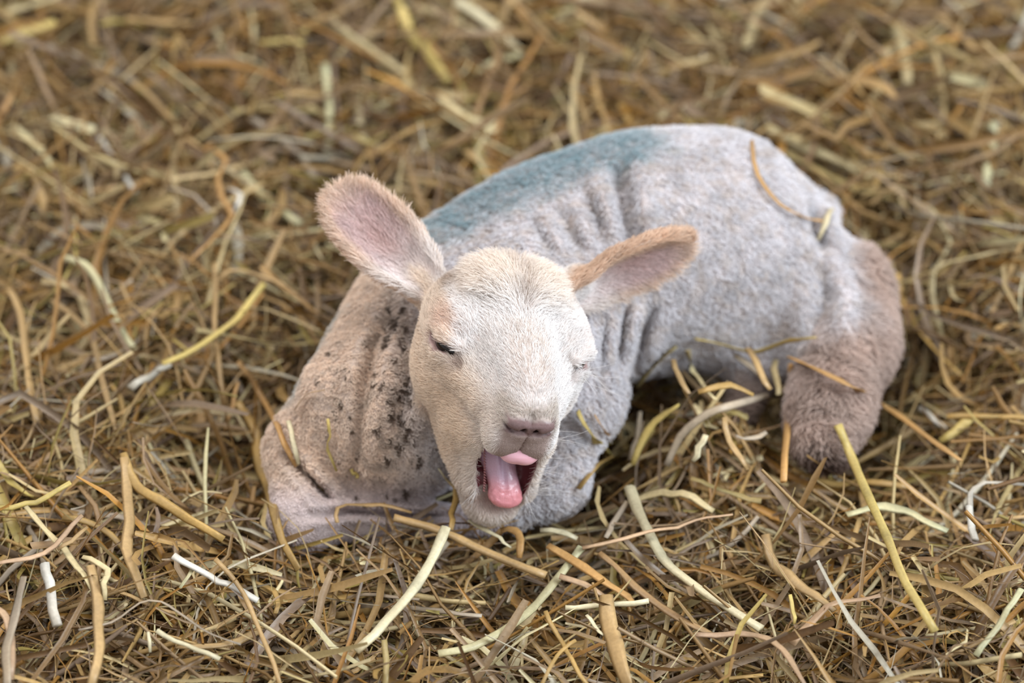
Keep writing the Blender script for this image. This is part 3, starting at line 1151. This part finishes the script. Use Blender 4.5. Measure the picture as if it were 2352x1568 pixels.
def bed(name, n, k, lens, widths, thick, sides, lift_lo, lift_hi, pw, tones, tilt=0.16, bendy=1.0, at=None):
    y = YN + (YF - YN) * RNG.random(n) ** 0.95
    x = RNG.uniform(-1, 1, n) * half_width(y)
    if at:
        x = at[0] + RNG.normal(0, at[2], n); y = at[1] + RNG.normal(0, at[3], n)
    L = RNG.uniform(*lens, n) * RNG.uniform(0.6, 1.3, n)
    u = RNG.random(n)
    lift = lift_hi - (lift_hi - lift_lo) * u ** pw
    P = straw_paths(n, k, L, x, y, lift, tilt, bendy)
    ok = clear_of_lamb(P)
    P = P[ok]; n = len(P); u = u[ok]
    qv = np.linspace(-1, 1, k)[None] * RNG.choice([-1, 1], (n, 1))
    prof = 1 - RNG.uniform(0.2, 0.95, (n, 1)) * np.where(qv > 0, qv ** 2, 0.6 * qv ** 6)
    W = (RNG.uniform(*widths, n) * (1 + 0.4 * smooth(0.12, 0.5, P[:, 0, 1])))[:, None] * prof * RNG.uniform(0.85, 1.15, (n, k))
    roll = RNG.uniform(-0.9, 0.9, n)[:, None] + np.cumsum(RNG.normal(0, 0.22, (n, k)), 1)
    V, F, m = sweep(P, W, W * RNG.uniform(*thick, n)[:, None], roll, sides)
    ci = RNG.choice(len(TONE), n, p=tones)
    col = TONE[ci] * RNG.uniform(0.74, 1.10, (n, 1)) * RNG.normal(1, 0.012, (n, 3))
    BED.append((V, F, strand_tint(n, k, m, col)))
    print(name, n, len(F) * 2)


BED = []
# dark trodden ground under the straw
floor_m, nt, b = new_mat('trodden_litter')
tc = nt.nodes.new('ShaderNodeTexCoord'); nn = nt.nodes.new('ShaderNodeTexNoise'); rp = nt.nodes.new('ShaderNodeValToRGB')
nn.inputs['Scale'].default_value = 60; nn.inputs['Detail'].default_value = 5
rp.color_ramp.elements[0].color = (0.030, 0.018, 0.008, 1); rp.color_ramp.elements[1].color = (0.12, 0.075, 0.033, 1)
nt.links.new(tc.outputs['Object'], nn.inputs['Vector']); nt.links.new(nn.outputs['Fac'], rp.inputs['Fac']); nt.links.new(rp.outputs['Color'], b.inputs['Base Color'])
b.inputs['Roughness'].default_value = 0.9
gx, gy = np.meshgrid(np.linspace(-1.1, 1.1, 90), np.linspace(-0.6, 1.3, 80), indexing='ij')
gh = bed_height(gx.ravel(), gy.ravel()) - 0.052
gV = np.stack([gx.ravel(), gy.ravel(), gh], 1)
gi = np.arange(90 * 80).reshape(90, 80)
gF = np.stack([gi[:-1, :-1], gi[1:, :-1], gi[1:, 1:], gi[:-1, 1:]], -1).reshape(-1, 4)
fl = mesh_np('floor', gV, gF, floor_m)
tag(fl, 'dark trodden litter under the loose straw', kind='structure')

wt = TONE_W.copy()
dark = TONE_W * np.array([1, .5, 1.5, 1.4, 1.3, 1.3, .3, 2.5, .3, .6]); dark /= dark.sum()  # darker tone mix for the deep layer, shade between straws put into colour
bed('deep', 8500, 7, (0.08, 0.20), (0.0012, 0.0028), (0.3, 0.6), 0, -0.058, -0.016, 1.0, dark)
bed('leaf', 9600, 12, (0.09, 0.26), (0.0008, 0.0031), (0.15, 0.45), 0, -0.030, 0.005, 1.3, wt, tilt=0.22, bendy=1.6)
bed('stalk', 4800, 10, (0.08, 0.28), (0.0009, 0.0023), (0.6, 0.95), 5, -0.028, 0.006, 1.2, wt, tilt=0.16, bendy=0.75)
bed('wisp', 12500, 12, (0.06, 0.18), (0.0003, 0.0010), (0.3, 0.8), 0, -0.022, 0.008, 1.2, wt, tilt=0.26, bendy=2.2)
FRONT = at_height(900, 1262, 0.02)
bed('heap', 2200, 9, (0.045, 0.095), (0.0008, 0.0026), (0.2, 0.6), 0, -0.035, 0.006, 0.9, wt, tilt=0.36, bendy=1.4, at=(PILE[0], PILE[1], 0.040, 0.030))
bed('front', 420, 9, (0.06, 0.14), (0.0008, 0.0024), (0.2, 0.6), 0, -0.01, 0.014, 0.9, wt, tilt=0.28, bendy=1.4, at=(FRONT[0], FRONT[1], 0.06, 0.014))
vo = np.cumsum([0] + [len(q[0]) for q in BED])
straw_bed = mesh_np('straw_bed', np.concatenate([q[0] for q in BED]), np.concatenate([q[1] + o_ for q, o_ in zip(BED, vo)]), M_STRAW,
                    None, {'tint': np.concatenate([q[2] for q in BED])})
tag(straw_bed, 'deep tangled bed of loose tan and brown straw under the lamb', 'straw', kind='stuff')

# ------------------------------------------------------------------ straws that can be told apart one by one
C = {
    'cream': srgb(206, 196, 162), 'pale': srgb(188, 172, 130), 'white': srgb(188, 184, 174), 'green': srgb(184, 180, 142),
    'gold': srgb(172, 138, 78), 'yellow': srgb(192, 170, 98), 'tan': srgb(164, 134, 90), 'orange': srgb(174, 132, 78),
    'brown': srgb(138, 108, 72), 'grey': srgb(156, 142, 124), 'pink': srgb(168, 138, 110), 'olive': srgb(148, 132, 84),
}
LB_CAM = Vector((0, 0, -T0))


def straw_line(pts, lift, step=22):
    """photo pixels -> points lying on the straw, or on the lamb where it is in the way"""
    dense = []
    pts = [np.array(p, float) for p in pts]
    ctrl = [pts[0] * 2 - pts[1]] + pts + [pts[-1] * 2 - pts[-2]]
    for i in range(1, len(ctrl) - 2):
        p0, p1, p2, p3 = ctrl[i - 1:i + 3]
        n = max(2, int(np.linalg.norm(p2 - p1) / step))
        for q in range(n):
            t = q / n
            a = 0.5 * ((2 * p1) + (p2 - p0) * t * 0.9 + (2 * p0 - 5 * p1 + 4 * p2 - p3) * t * t * 0.9 + (3 * p1 - p0 - 3 * p2 + p3) * t ** 3 * 0.9)
            b_ = p1 * (1 - t) + p2 * t
            dense.append(0.7 * a + 0.3 * b_ if False else (a if abs(np.linalg.norm(a - b_)) < 30 else b_))
    dense.append(pts[-1])
    dense = np.array(dense)
    dirs = np.stack([ray_dir(x, y) for x, y in dense])
    z = np.full(len(dense), lift)
    for _ in range(5):
        t = (z - CAM[2]) / dirs[:, 2]
        P = CAM + dirs * t[:, None]
        z = 0.6 * z + 0.4 * (bed_height(P[:, 0], P[:, 1]) + lift)
    k = min(7, len(t))
    pad = np.pad(t, (k // 2, k // 2), 'edge')
    t = np.minimum(np.convolve(pad, np.ones(k) / k, 'valid')[:len(t)], t + 0.004)
    hit = np.full(len(t), 9.0)
    for i, d in enumerate(dirs):
        v = Vector((float(d @ AX_R), float(d @ AX_U), float(d @ AX_D)))
        loc, _n, _i, dist = LBVH.ray_cast(LB_CAM, v)
        if loc is not None:
            hit[i] = dist - (0.016 if dense[i][0] > 1780 and dense[i][1] > 600 else 0.0075)
    tt = np.minimum(t, hit)
    for _ in range(4):
        sm = np.convolve(np.pad(tt, (1, 1), 'edge'), (0.25, 0.5, 0.25), 'valid')
        tt = np.minimum(sm, np.minimum(t + 0.003, hit))
    return CAM + dirs * tt[:, None], dense


def straw_object(P, w_half, kind, col, nodes=(), tip=0.0, rng=RNG, pale_end=None):
    k = len(P)
    sides = 7 if kind == 'stalk' else 6
    thick = 0.62 if kind == 'stalk' else 0.22
    u = np.linspace(0, 1, k)
    W = np.asarray(w_half) * np.ones(k)
    if kind == 'stalk':
        W = W * (1 + 0.05 * rng.normal(0, 1, k)) * 0.9
    else:
        W = W * (0.72 + 0.28 * np.sin(np.pi * np.clip(u * 0.9 + 0.08, 0, 1))) * (1 + 0.06 * rng.normal(0, 1, k))
    if tip:
        W = W * (1 - tip * u ** 3)
    kn = np.linspace(0, 1, 6)
    wear = np.interp(u, kn, rng.normal(0, 0.13, 6))
    warm = np.interp(u, kn, rng.uniform(0, 0.35, 6))
    tint = mix(np.repeat(col[None], k, 0), np.repeat(C['tan'][None], k, 0), warm) * (1 + wear + rng.normal(0, 0.04, k))[:, None]
    P = P + np.stack([np.interp(u, np.linspace(0, 1, 7), rng.normal(0, 0.0006, 7)) for _ in range(3)], 1)
    for nd in nodes:
        i = int(nd * (k - 1))
        W[i] *= 1.18
        tint[i] *= 0.72
    if pale_end is not None:
        tint = mix(tint, np.repeat(C[pale_end][None], k, 0), smooth(0.35, 0.0, u))
    roll = np.full((1, k), rng.uniform(-0.3, 0.3)) + np.cumsum(rng.normal(0, 0.05 if kind == 'stalk' else 0.12, (1, k)), 1)
    V, F, m = sweep(P[None], W[None], (W * thick)[None], roll, sides)
    caps_ = np.array([list(range(m))[::-1], [(k - 1) * m + q for q in range(m)]])
    T_ = np.clip((tint[:, None, :] * (1 + rng.normal(0, 0.12, (1, m, 1)) + rng.normal(0, 0.03, (k, m, 1)))).reshape(-1, 3), 0.01, 0.9)
    return mesh_np('straw_stalk' if kind == 'stalk' else 'flat_straw', V, [F, caps_], M_STRAW, None, {'tint': T_})


S, L_ = 'stalk', 'blade'
TRACED = [
 # kind, colour, width px, lift, points, label, extra
 (S, 'yellow', 17, .030, [(382, 839), (510, 760), (560, 710), (606, 653)], 'yellow straw stalk with flared pale sheath, sloping up left of the lamb', {}),
 (L_, 'tan', 14, .032, [(500, 642), (527, 622), (585, 629), (640, 645), (655, 660)], 'short bent straw ear capping the yellow sheathed stalk', {}),
 (S, 'green', 20, .022, [(148, 588), (193, 608), (220, 643), (248, 698), (282, 763), (308, 800)], 'shiny greenish-white curved stalk high at left edge', {}),
 (L_, 'tan', 16, .024, [(120, 687), (193, 753), (220, 808), (234, 877), (255, 949), (265, 987)], 'tan blade arching down beside the greenish-white curved stalk', {}),
 (L_, 'tan', 26, .024, [(21, 663), (45, 715), (62, 835), (83, 973)], 'wide tan blade standing upright near the left edge', {}),
 (S, 'orange', 18, .020, [(547, 828), (606, 918), (654, 1018), (682, 1070)], 'thick orange stalk leaning on the lamb\'s spotted shoulder', {}),
 (L_, 'cream', 13, .020, [(664, 965), (672, 1010), (686, 1066)], 'short cream straw piece stuck on the lamb\'s shoulder', {}),
 (L_, 'gold', 22, .026, [(544, 921), (585, 990), (602, 1084), (629, 1169), (653, 1240), (684, 1310)], 'long golden blade hanging past the lamb\'s folded front knee', {'nodes': (.42,)}),
 (S, 'tan', 14, .020, [(492, 605), (496, 767), (506, 870), (512, 935)], 'straight tan stalk running down behind the yellow sheathed stalk', {}),
 (L_, 'orange', 11, .020, [(546, 880), (530, 935), (516, 997)], 'short orange blade beside the stalk leaning on the shoulder', {}),
 (S, 'tan', 20, .016, [(306, 191), (367, 245), (413, 306), (470, 356), (490, 388)], 'tan stalk sloping down in the blurred straw above left ear level', {}),
 (S, 'grey', 20, .014, [(575, 275), (635, 306), (689, 360), (728, 418)], 'pale grey stalk pointing down at the tip of the tall ear', {}),
 (S, 'green', 20, .016, [(746, 145), (757, 264), (752, 356)], 'upright pale green stalk in the blurred straw above the tall ear', {}),
 (S, 'olive', 20, .012, [(536, 256), (640, 254), (735, 258)], 'olive stalk lying level beside the upright pale green stalk', {}),
 (S, 'white', 16, .016, [(228, 316), (275, 383), (306, 440)], 'whitish stalk slanting in the upper left straw', {}),
 (L_, 'orange', 14, .034, [(490, 344), (520, 367), (499, 406), (513, 459), (534, 494), (492, 543), (440, 597)], 'curly orange blade twisted like a hook left of the tall ear', {}),
 (L_, 'white', 13, .030, [(528, 432), (551, 451), (536, 490)], 'tiny bent whitish blade hooked over the curly orange blade', {}),
 (L_, 'grey', 9, .028, [(383, 432), (444, 448), (486, 486), (497, 520)], 'thin grey blade arching down to the curly orange blade', {}),
 (S, 'green', 25, .012, [(555, 398), (631, 474), (689, 516)], 'fat pale green stalk sloping toward the lamb\'s tall ear', {}),
 (S, 'yellow', 20, .016, [(597, 98), (650, 97), (698, 100)], 'short yellow knotted stalk lying level near the top edge', {'nodes': (.35, .7)}),
 (S, 'yellow', 20, .018, [(681, 82), (715, 55), (752, 36)], 'yellow stalk rising to a bend near the top edge', {}),
 (S, 'pale', 24, .018, [(752, 38), (830, 100), (930, 168)], 'pale stalk running down from the bend of the yellow stalk', {}),
 (L_, 'yellow', 28, .018, [(905, -10), (940, 70), (990, 130), (1030, 190)], 'wide yellow blade falling from the top edge toward the back', {}),
 (S, 'pale', 24, .016, [(1010, 225), (1060, 265), (1140, 302)], 'pale stalk end below the wide yellow blade', {}),
 (S, 'cream', 28, .018, [(1050, 5), (1120, 50), (1195, 124)], 'fat cream stalk slanting at the middle of the top edge', {}),
 (L_, 'green', 22, .014, [(1195, 124), (1140, 140), (1090, 165)], 'greenish blade folding back under the fat cream stalk', {}),
 (L_, 'yellow', 30, .020, [(-5, 98), (77, 65), (130, 50)], 'broad yellow blade in the top left corner', {}),
 (L_, 'pale', 22, .018, [(-5, 32), (60, 15), (140, -12)], 'pale blade cut off by the top left corner of the bed', {}),
 (L_, 'gold', 24, .018, [(-5, 394), (42, 384), (80, 388)], 'golden blade stub at the left edge above the curly wisps', {}),
 (S, 'pale', 27, .014, [(1760, 292), (1850, 340), (1930, 376), (2022, 416)], 'long pale stalk lying behind the lamb\'s rump', {'pale_end': None}),
 (L_, 'olive', 24, .010, [(1800, 352), (1880, 392), (1960, 432), (2085, 472)], 'olive tan blade lying below the long stalk behind the rump', {}),
 (S, 'green', 24, .014, [(2282, 278), (2272, 360), (2264, 440)], 'bright upright greenish stalk at the right edge', {}),
 (L_, 'pale', 30, .014, [(2052, 30), (2070, 110), (2085, 195)], 'wide pale blade pointing down in the upper right straw', {}),
 (L_, 'pale', 24, .012, [(2040, 110), (2020, 190), (1990, 285)], 'pale blade leaning across the wide one in the upper right straw', {}),
 (L_, 'tan', 26, .014, [(2080, 5), (2150, 30), (2200, 75), (2260, 130)], 'tan blade bending down from the upper right edge', {}),
 (L_, 'pale', 28, .014, [(1760, -5), (1735, 50), (1710, 112)], 'pale tan blade hanging from the top edge right of centre', {}),
 (L_, 'gold', 18, .020, [(2062, 630), (2080, 700), (2120, 770), (2205, 862)], 'golden blade curving around the woolly hind leg', {}),
 (L_, 'pale', 15, .024, [(2338, 568), (2230, 590), (2155, 612), (2140, 660), (2162, 775)], 'looped pale blade right of the hind leg near the edge', {}),
 (L_, 'orange', 22, .055, [(1812, 820), (1900, 862), (2000, 908), (2080, 962), (2150, 1012), (2205, 1055)], 'long orange blade crossing over the woolly hind leg', {}),
 (S, 'orange', 19, .055, [(1816, 836), (1808, 960), (1800, 1100)], 'upright orange stalk in front of the hind leg', {}),
 (S, 'yellow', 23, .050, [(1926, 978), (1960, 1060), (1995, 1140), (2040, 1232), (2080, 1340), (2150, 1452)], 'long yellow stalk rising steeply in front of the hind hoof', {'nodes': (.36, .5)}),
 (L_, 'yellow', 22, .040, [(1600, 776), (1680, 800), (1740, 808), (1800, 790), (1876, 774)], 'yellow blade tucked along the lamb\'s belly', {}),
 (L_, 'pale', 18, .030, [(1578, 800), (1592, 850), (1642, 922)], 'pale blade hanging down under the lamb\'s belly', {}),
 (L_, 'grey', 16, .030, [(1690, 815), (1735, 850), (1770, 885)], 'grey blade under the belly beside the upright orange stalk', {}),
 (L_, 'grey', 20, .028, [(1530, 1075), (1560, 1000), (1625, 950), (1700, 925), (1765, 908)], 'greyish blade arching over the straw heap under the belly', {}),
 (L_, 'yellow', 24, .030, [(1330, 942), (1360, 1000), (1402, 1052)], 'bright yellow blade beside the lamb\'s near foreleg', {}),
 (L_, 'yellow', 15, .026, [(1500, 985), (1470, 1030), (1452, 1075)], 'small yellow blade in the dark gap below the belly', {}),
 (S, 'cream', 30, .030, [(1440, 1120), (1478, 1200), (1522, 1282), (1600, 1345), (1680, 1400), (1750, 1445)], 'thick cream stalk slanting down right of the lamb\'s chin', {'nodes': (.45,)}),
 (S, 'pink', 13, .036, [(1335, 1262), (1490, 1222), (1600, 1196), (1680, 1178)], 'thin pinkish-tan stalk crossing over the thick cream stalk', {'tip': .5}),
 (S, 'green', 23, .028, [(1335, 1258), (1292, 1312), (1240, 1380), (1170, 1440), (1085, 1484), (1005, 1502)], 'long greenish-yellow stalk curving away below the chin', {}),
 (L_, 'orange', 22, .032, [(1258, 1254), (1340, 1305), (1400, 1345), (1442, 1366), (1458, 1392)], 'golden orange blade lying across the greenish-yellow stalk', {'nodes': (.85,)}),
 (S, 'cream', 15, .034, [(1294, 1396), (1380, 1392), (1490, 1384)], 'short level cream stalk with slanted cut end', {}),
 (L_, 'tan', 42, .036, [(1390, 1366), (1400, 1440), (1420, 1510), (1440, 1580)], 'broad flat orange-tan blade running off the front edge', {}),
 (L_, 'pink', 20, .030, [(1290, 1325), (1340, 1340), (1392, 1368)], 'narrow tan fold at the head of the broad flat blade', {}),
 (S, 'cream', 27, .032, [(1026, 1213), (1000, 1270), (955, 1345), (900, 1412), (815, 1495)], 'thick whitish-cream stalk slanting below the lamb\'s chest', {'nodes': (.4,)}),
 (S, 'tan', 27, .026, [(905, 1184), (1020, 1222), (1130, 1272), (1255, 1322)], 'thick tan stalk passing under the lamb\'s chin', {}),
 (L_, 'tan', 12, .026, [(772, 1200), (776, 1166), (830, 1158), (900, 1162), (945, 1180)], 'thin tan blade bent along the bottom of the chest', {}),
 (L_, 'gold', 16, .034, [(1008, 1078), (1045, 1118), (1042, 1180), (1035, 1216)], 'golden blade hanging beside the lamb\'s jaw', {'pale_end': 'cream'}),
 (L_, 'orange', 19, .028, [(1150, 1216), (1180, 1216), (1195, 1240), (1195, 1285)], 'curled orange blade just below the lamb\'s chin', {}),
 (L_, 'cream', 15, .028, [(1075, 1190), (1110, 1212), (1150, 1235), (1172, 1262)], 'cream curl of straw under the lamb\'s jaw', {}),
 (S, 'white', 21, .030, [(405, 1276), (480, 1322), (592, 1384)], 'straight white stalk lying front left of the folded knee', {}),
 (S, 'cream', 15, .026, [(358, 1450), (430, 1482), (505, 1512)], 'cream stalk below the straight white stalk', {}),
 (L_, 'green', 11, .026, [(446, 1306), (430, 1325), (415, 1348)], 'little pale green blade touching the straight white stalk', {}),
 (L_, 'cream', 9, .030, [(338, 1455), (346, 1498)], 'tiny bright cream chip upright in the front left straw', {}),
 (S, 'yellow', 19, .040, [(-5, 1168), (60, 1160), (108, 1142), (160, 1108)], 'knotted yellow stalk entering at the left edge', {'nodes': (.6,)}),
 (L_, 'pale', 18, .040, [(60, 1165), (125, 1240), (180, 1302), (212, 1362)], 'pale blade dropping from the knotted yellow stalk', {}),
 (S, 'white', 26, .034, [(102, 1290), (120, 1370), (132, 1432)], 'split white stalk in the front left tangle', {}),
 (L_, 'pink', 15, .046, [(-5, 1296), (100, 1270), (150, 1230), (186, 1184)], 'pinkish dry blade curling up in the front left tangle', {}),
 (L_, 'tan', 12, .048, [(130, 1265), (165, 1240), (200, 1212)], 'short tan blade crossing the pinkish dry blade', {}),
 (L_, 'pale', 15, .040, [(185, 1276), (245, 1306), (242, 1340), (238, 1374)], 'pale blade folded sharply in the front left tangle', {}),
 (L_, 'tan', 28, .036, [(208, 1300), (226, 1400), (230, 1480), (208, 1580)], 'wide tan blade running down to the front edge', {}),
 (L_, 'grey', 26, .040, [(18, 1580), (16, 1490), (36, 1410), (52, 1320)], 'wide greyish blade standing in the front left corner', {}),
 (L_, 'pink', 22, .038, [(-5, 1390), (25, 1450), (22, 1560)], 'dry pinkish blade behind the corner\'s wide greyish blade', {}),
 (L_, 'tan', 26, .028, [(285, 1050), (300, 1200), (292, 1260), (332, 1372)], 'wide tan blade upright midway along the left side', {}),
 (L_, 'gold', 23, .030, [(280, 1040), (312, 1110), (400, 1172), (512, 1242)], 'golden blade crossing in front of the folded knee\'s left', {}),
 (S, 'tan', 13, .034, [(495, 1282), (560, 1362), (600, 1450), (645, 1580)], 'thin tan stalk running over the straight white stalk to the front', {}),
 (L_, 'grey', 7, .036, [(180, 1445), (260, 1430), (320, 1385), (370, 1383), (430, 1420), (490, 1455), (552, 1476)], 'wavy grey thread of straw in the front left', {}),
 (L_, 'white', 15, .030, [(2228, 1168), (2226, 1132), (2262, 1112), (2358, 1108)], 'whitish blade bent at a right angle near the right edge', {}),
 (S, 'white', 20, .028, [(2224, 1162), (2230, 1200), (2240, 1238)], 'short white stalk hanging from the right-angled blade', {}),
 (L_, 'green', 26, .026, [(1945, 1182), (2015, 1164), (2082, 1175), (2175, 1217)], 'shiny greenish blade crossing behind the long yellow stalk', {}),
 (L_, 'pink', 28, .032, [(1815, 1482), (1895, 1395), (1955, 1376), (2022, 1370)], 'torn pinkish blade lying front right', {}),
 (L_, 'tan', 27, .026, [(1760, 1228), (1776, 1300), (1850, 1352), (1922, 1402)], 'tan blade bent beside the torn pinkish blade', {}),
 (L_, 'olive', 23, .026, [(1588, 1094), (1680, 1130), (1745, 1152)], 'olive blade lying before the straw heap under the belly', {}),
 (S, 'gold', 21, .028, [(2176, 960), (2260, 956), (2358, 962)], 'golden stalk lying level at the right edge', {}),
 (L_, 'yellow', 25, .026, [(2232, 960), (2195, 990), (2160, 1014)], 'pale yellow blade folded under the level golden stalk', {}),
 (S, 'white', 15, .022, [(2112, 938), (2172, 982)], 'short lilac-white stalk right of the hind leg', {}),
 (L_, 'gold', 19, .024, [(1820, 1078), (1910, 1110), (2000, 1108), (2085, 1114)], 'golden tan blade lying across the hind hoof', {}),
 (L_, 'yellow', 11, .028, [(1815, 1368), (1822, 1400), (1826, 1432)], 'small bright yellow blade upright in the front right straw', {}),
 (L_, 'pink', 19, .030, [(1600, 1456), (1740, 1458), (1800, 1490), (1855, 1580)], 'pinkish tan blade bending off the front edge', {}),
 (L_, 'olive', 20, .060, [(1552, 794), (1510, 835), (1461, 888)], 'olive blade running along the belly\'s lower edge toward the foreleg', {}),
 (L_, 'tan', 16, .060, [(1545, 826), (1560, 865), (1584, 902)], 'tan blade hanging over the middle of the belly heap', {}),
 (L_, 'tan', 18, .060, [(1721, 799), (1748, 859), (1770, 895)], 'tan blade hanging under the belly left of the upright orange stalk', {}),
 (L_, 'pale', 17, .060, [(1775, 826), (1783, 870), (1788, 910)], 'pale upright blade close against the upright orange stalk', {}),
 (L_, 'gold', 18, .060, [(1605, 898), (1678, 884), (1730, 904)], 'golden blade lying level on top of the belly heap', {}),
 (L_, 'yellow', 19, .045, [(1561, 929), (1505, 969), (1475, 1016), (1448, 1064)], 'yellow blade sloping from the belly heap to the dark gap', {}),
 (L_, 'tan', 18, .050, [(1661, 959), (1678, 1012), (1721, 1079)], 'tan blade falling down the front of the belly heap', {'tip': .3}),
 (L_, 'grey', 15, .050, [(1691, 999), (1728, 1006), (1761, 994)], 'short grey blade lying level on the front of the belly heap', {}),
 (L_, 'grey', 13, .040, [(1470, 950), (1460, 1006), (1446, 1058)], 'grey blade leaning upright in the dark gap behind the foreleg', {}),
 (L_, 'gold', 18, .035, [(1331, 1120), (1366, 1070), (1402, 1050)], 'golden blade arching at the foot of the near foreleg', {}),
 (L_, 'orange', 10, .040, [(1366, 950), (1385, 985), (1402, 1012)], 'thin orange blade behind the bright yellow blade', {}),
 (L_, 'cream', 18, .045, [(1620, 1000), (1605, 1030), (1592, 1060)], 'short cream blade end on the belly heap', {}),
 (S, 'olive', 17, .034, [(882, 1466), (886, 1520), (884, 1580)], 'upright olive stalk stub at the front edge', {}),
 (S, 'gold', 12, .032, [(1252, 1402), (1290, 1480), (1355, 1580)], 'thin gold stalk left of the broad flat blade', {}),
 (S, 'gold', 10, .034, [(1325, 1470), (1290, 1492), (1240, 1580)], 'thin gold stalk crossing the other to make an X', {}),
 (L_, 'cream', 11, .034, [(1346, 1408), (1365, 1440), (1390, 1462)], 'thin cream blade tucked against the broad flat blade', {}),
 (L_, 'brown', 22, .030, [(1375, 1270), (1490, 1370), (1560, 1420), (1660, 1470)], 'dull brown blade sloping beneath the short level cream stalk', {}),
 (L_, 'pale', 20, .026, [(1445, 1145), (1520, 1133), (1590, 1140), (1640, 1175)], 'pale blade arching off the top of the thick cream stalk', {}),
 (L_, 'grey', 16, .026, [(1440, 1150), (1410, 1200), (1395, 1235)], 'grey blade beside the top of the thick cream stalk', {}),
 (S, 'green', 18, .026, [(2240, 1508), (2290, 1440), (2345, 1350)], 'pale green stalk slanting in the front right corner', {}),
 (L_, 'cream', 17, .024, [(1240, 1216), (1290, 1222), (1325, 1238)], 'cream blade lying right of the lamb\'s chin', {}),
 (L_, 'orange', 11, .0, [(1728, 322), (1742, 400), (1790, 468), (1850, 500), (1890, 510)], 'orange wisp of straw draped over the lamb\'s rump', {}),
 (L_, 'cream', 18, .012, [(1906, 482), (1893, 515), (1878, 552)], 'short cream blade beside the lamb\'s tail', {}),
 (L_, 'yellow', 9, .0, [(757, 962), (758, 1000), (752, 1035), (776, 1082)], 'thin yellow wisp stuck on the lamb\'s chest', {}),
 (L_, 'yellow', 12, .0, [(808, 1082), (816, 1090), (822, 1097)], 'tiny yellow fleck stuck low on the lamb\'s chest', {}),
 (L_, 'pink', 9, .0, [(676, 942), (700, 908), (745, 895)], 'thin pinkish wisp curled on the lamb\'s shoulder', {}),
 (L_, 'tan', 14, .018, [(632, 930), (600, 968), (560, 1000)], 'short tan blade poking out behind the lamb\'s elbow', {}),
 (L_, 'brown', 20, .018, [(1150, 560 - 440), (1120, 200), (1090, 270)], 'brown blade hanging in the dark hollow behind the back', {}),
]
for kind, ck, wpx, lift, pts, label, ex in TRACED:
    P, px = straw_line(pts, lift + (0.010 if pts[0][1] > 1000 and lift else 0.006))
    dist = (P - CAM) @ AX_D
    o = straw_object(P, wpx / 2 * dist / FPX, kind, C[ck], ex.get('nodes', ()), ex.get('tip', 0), pale_end=ex.get('pale_end'))
    tag(o, label, 'straw', 'loose straws told apart on the bed')

# the flared sheath on the end of the yellow stalk is a part of it
st = [o for o in COL.objects if o.get('label', '').startswith('yellow straw stalk with flared')][0]
P, px = straw_line([(300, 888), (325, 872), (350, 858), (390, 834)], .030)
W = np.linspace(15, 10, len(P)) * ((P - CAM) @ AX_D) / FPX
sh = straw_object(P, W, 'stalk', srgb(190, 188, 176))
sh.name = 'sheath'; sh.parent = st
sh['label'] = 'grey-white flared sheath'

# ------------------------------------------------------------------ more single straws lying on top of the bed
KINDS_ = [(S, 'tan', 'tan straw stalk'), (S, 'pale', 'pale straw stalk'), (L_, 'brown', 'brown straw blade'), (L_, 'grey', 'greyish straw blade'),
          (L_, 'gold', 'golden straw blade'), (L_, 'tan', 'tan straw blade')]
REGIONS = [((0, 0, 780, 400), 'far behind the tall ear'), ((780, 0, 1600, 290), 'far behind the lamb\'s back'),
           ((1600, 0, 2352, 520), 'far behind the rump'), ((0, 400, 640, 1000), 'left of the lamb\'s shoulder'),
           ((0, 1000, 600, 1568), 'front left of the folded knee'), ((600, 1230, 1250, 1568), 'in front of the lamb\'s chest'),
           ((1250, 1080, 1800, 1568), 'front right of the lamb\'s chin'), ((1800, 1060, 2352, 1568), 'in front of the hind leg'),
           ((2070, 520, 2352, 1060), 'right of the hind leg')]
QUOTA = [20, 16, 22, 26, 26, 20, 20, 20, 10]
LOOSE = {}
for (x0, y0, x1, y1), where in REGIONS:
    need = QUOTA.pop(0)
    made = 0
    tries = 0
    while made < need and tries < need * 6:
        tries += 1
        g = at_height(random.uniform(x0, x1), random.uniform(y0, y1), 0.02)
        L = random.uniform(0.07, 0.17)
        kind, ck, word = KINDS_[made % len(KINDS_)]
        P = straw_paths(1, 13, np.array([L]), g[:1], g[1:2], np.array([0.008]), 0.14, 0.5 if kind == S else 1.0)
        if not clear_of_lamb(P, 0.016)[0]:
            continue
        v = to_view(P[0]); t = T0 + v[:, 2]
        ux = 1176 + v[:, 0] * FPX / t; uy = 784 - v[:, 1] * FPX / t
        inside = ((ux > x0 - 60) & (ux < x1 + 60) & (uy > y0 - 60) & (uy < y1 + 60)).mean()
        if inside < 0.85:
            continue
        ok = True
        for q in range(13):
            d = Vector(P[0, q] - CAM)
            loc, *_ = LBVH.ray_cast(LB_CAM, Vector(v[q]) - LB_CAM)
            if loc is not None:
                ok = False
        if not ok:
            continue
        wd = random.uniform(0.0010, 0.0021) if kind == S else random.uniform(0.0011, 0.0026)
        if y1 < 600: wd *= 1.4
        o = straw_object(P[0], wd, kind, C[ck] * random.uniform(0.78, 1.0), (random.random(),) if kind == S else ())
        o['_x'] = float(ux.mean())
        LOOSE.setdefault((word, where), []).append(o)
        made += 1
ORD = ['leftmost', 'second from left', 'third from left', 'fourth from left', 'fifth from left', 'sixth from left']
for (word, where), obs in LOOSE.items():
    obs.sort(key=lambda o: o['_x'])
    for i, o in enumerate(obs):
        del o['_x']
        tag(o, f'{word} {where}, {ORD[i]}', 'straw', f'{word}s {where}')
print('single straws', sum(1 for o in COL.objects if o.get('category') == 'straw'))
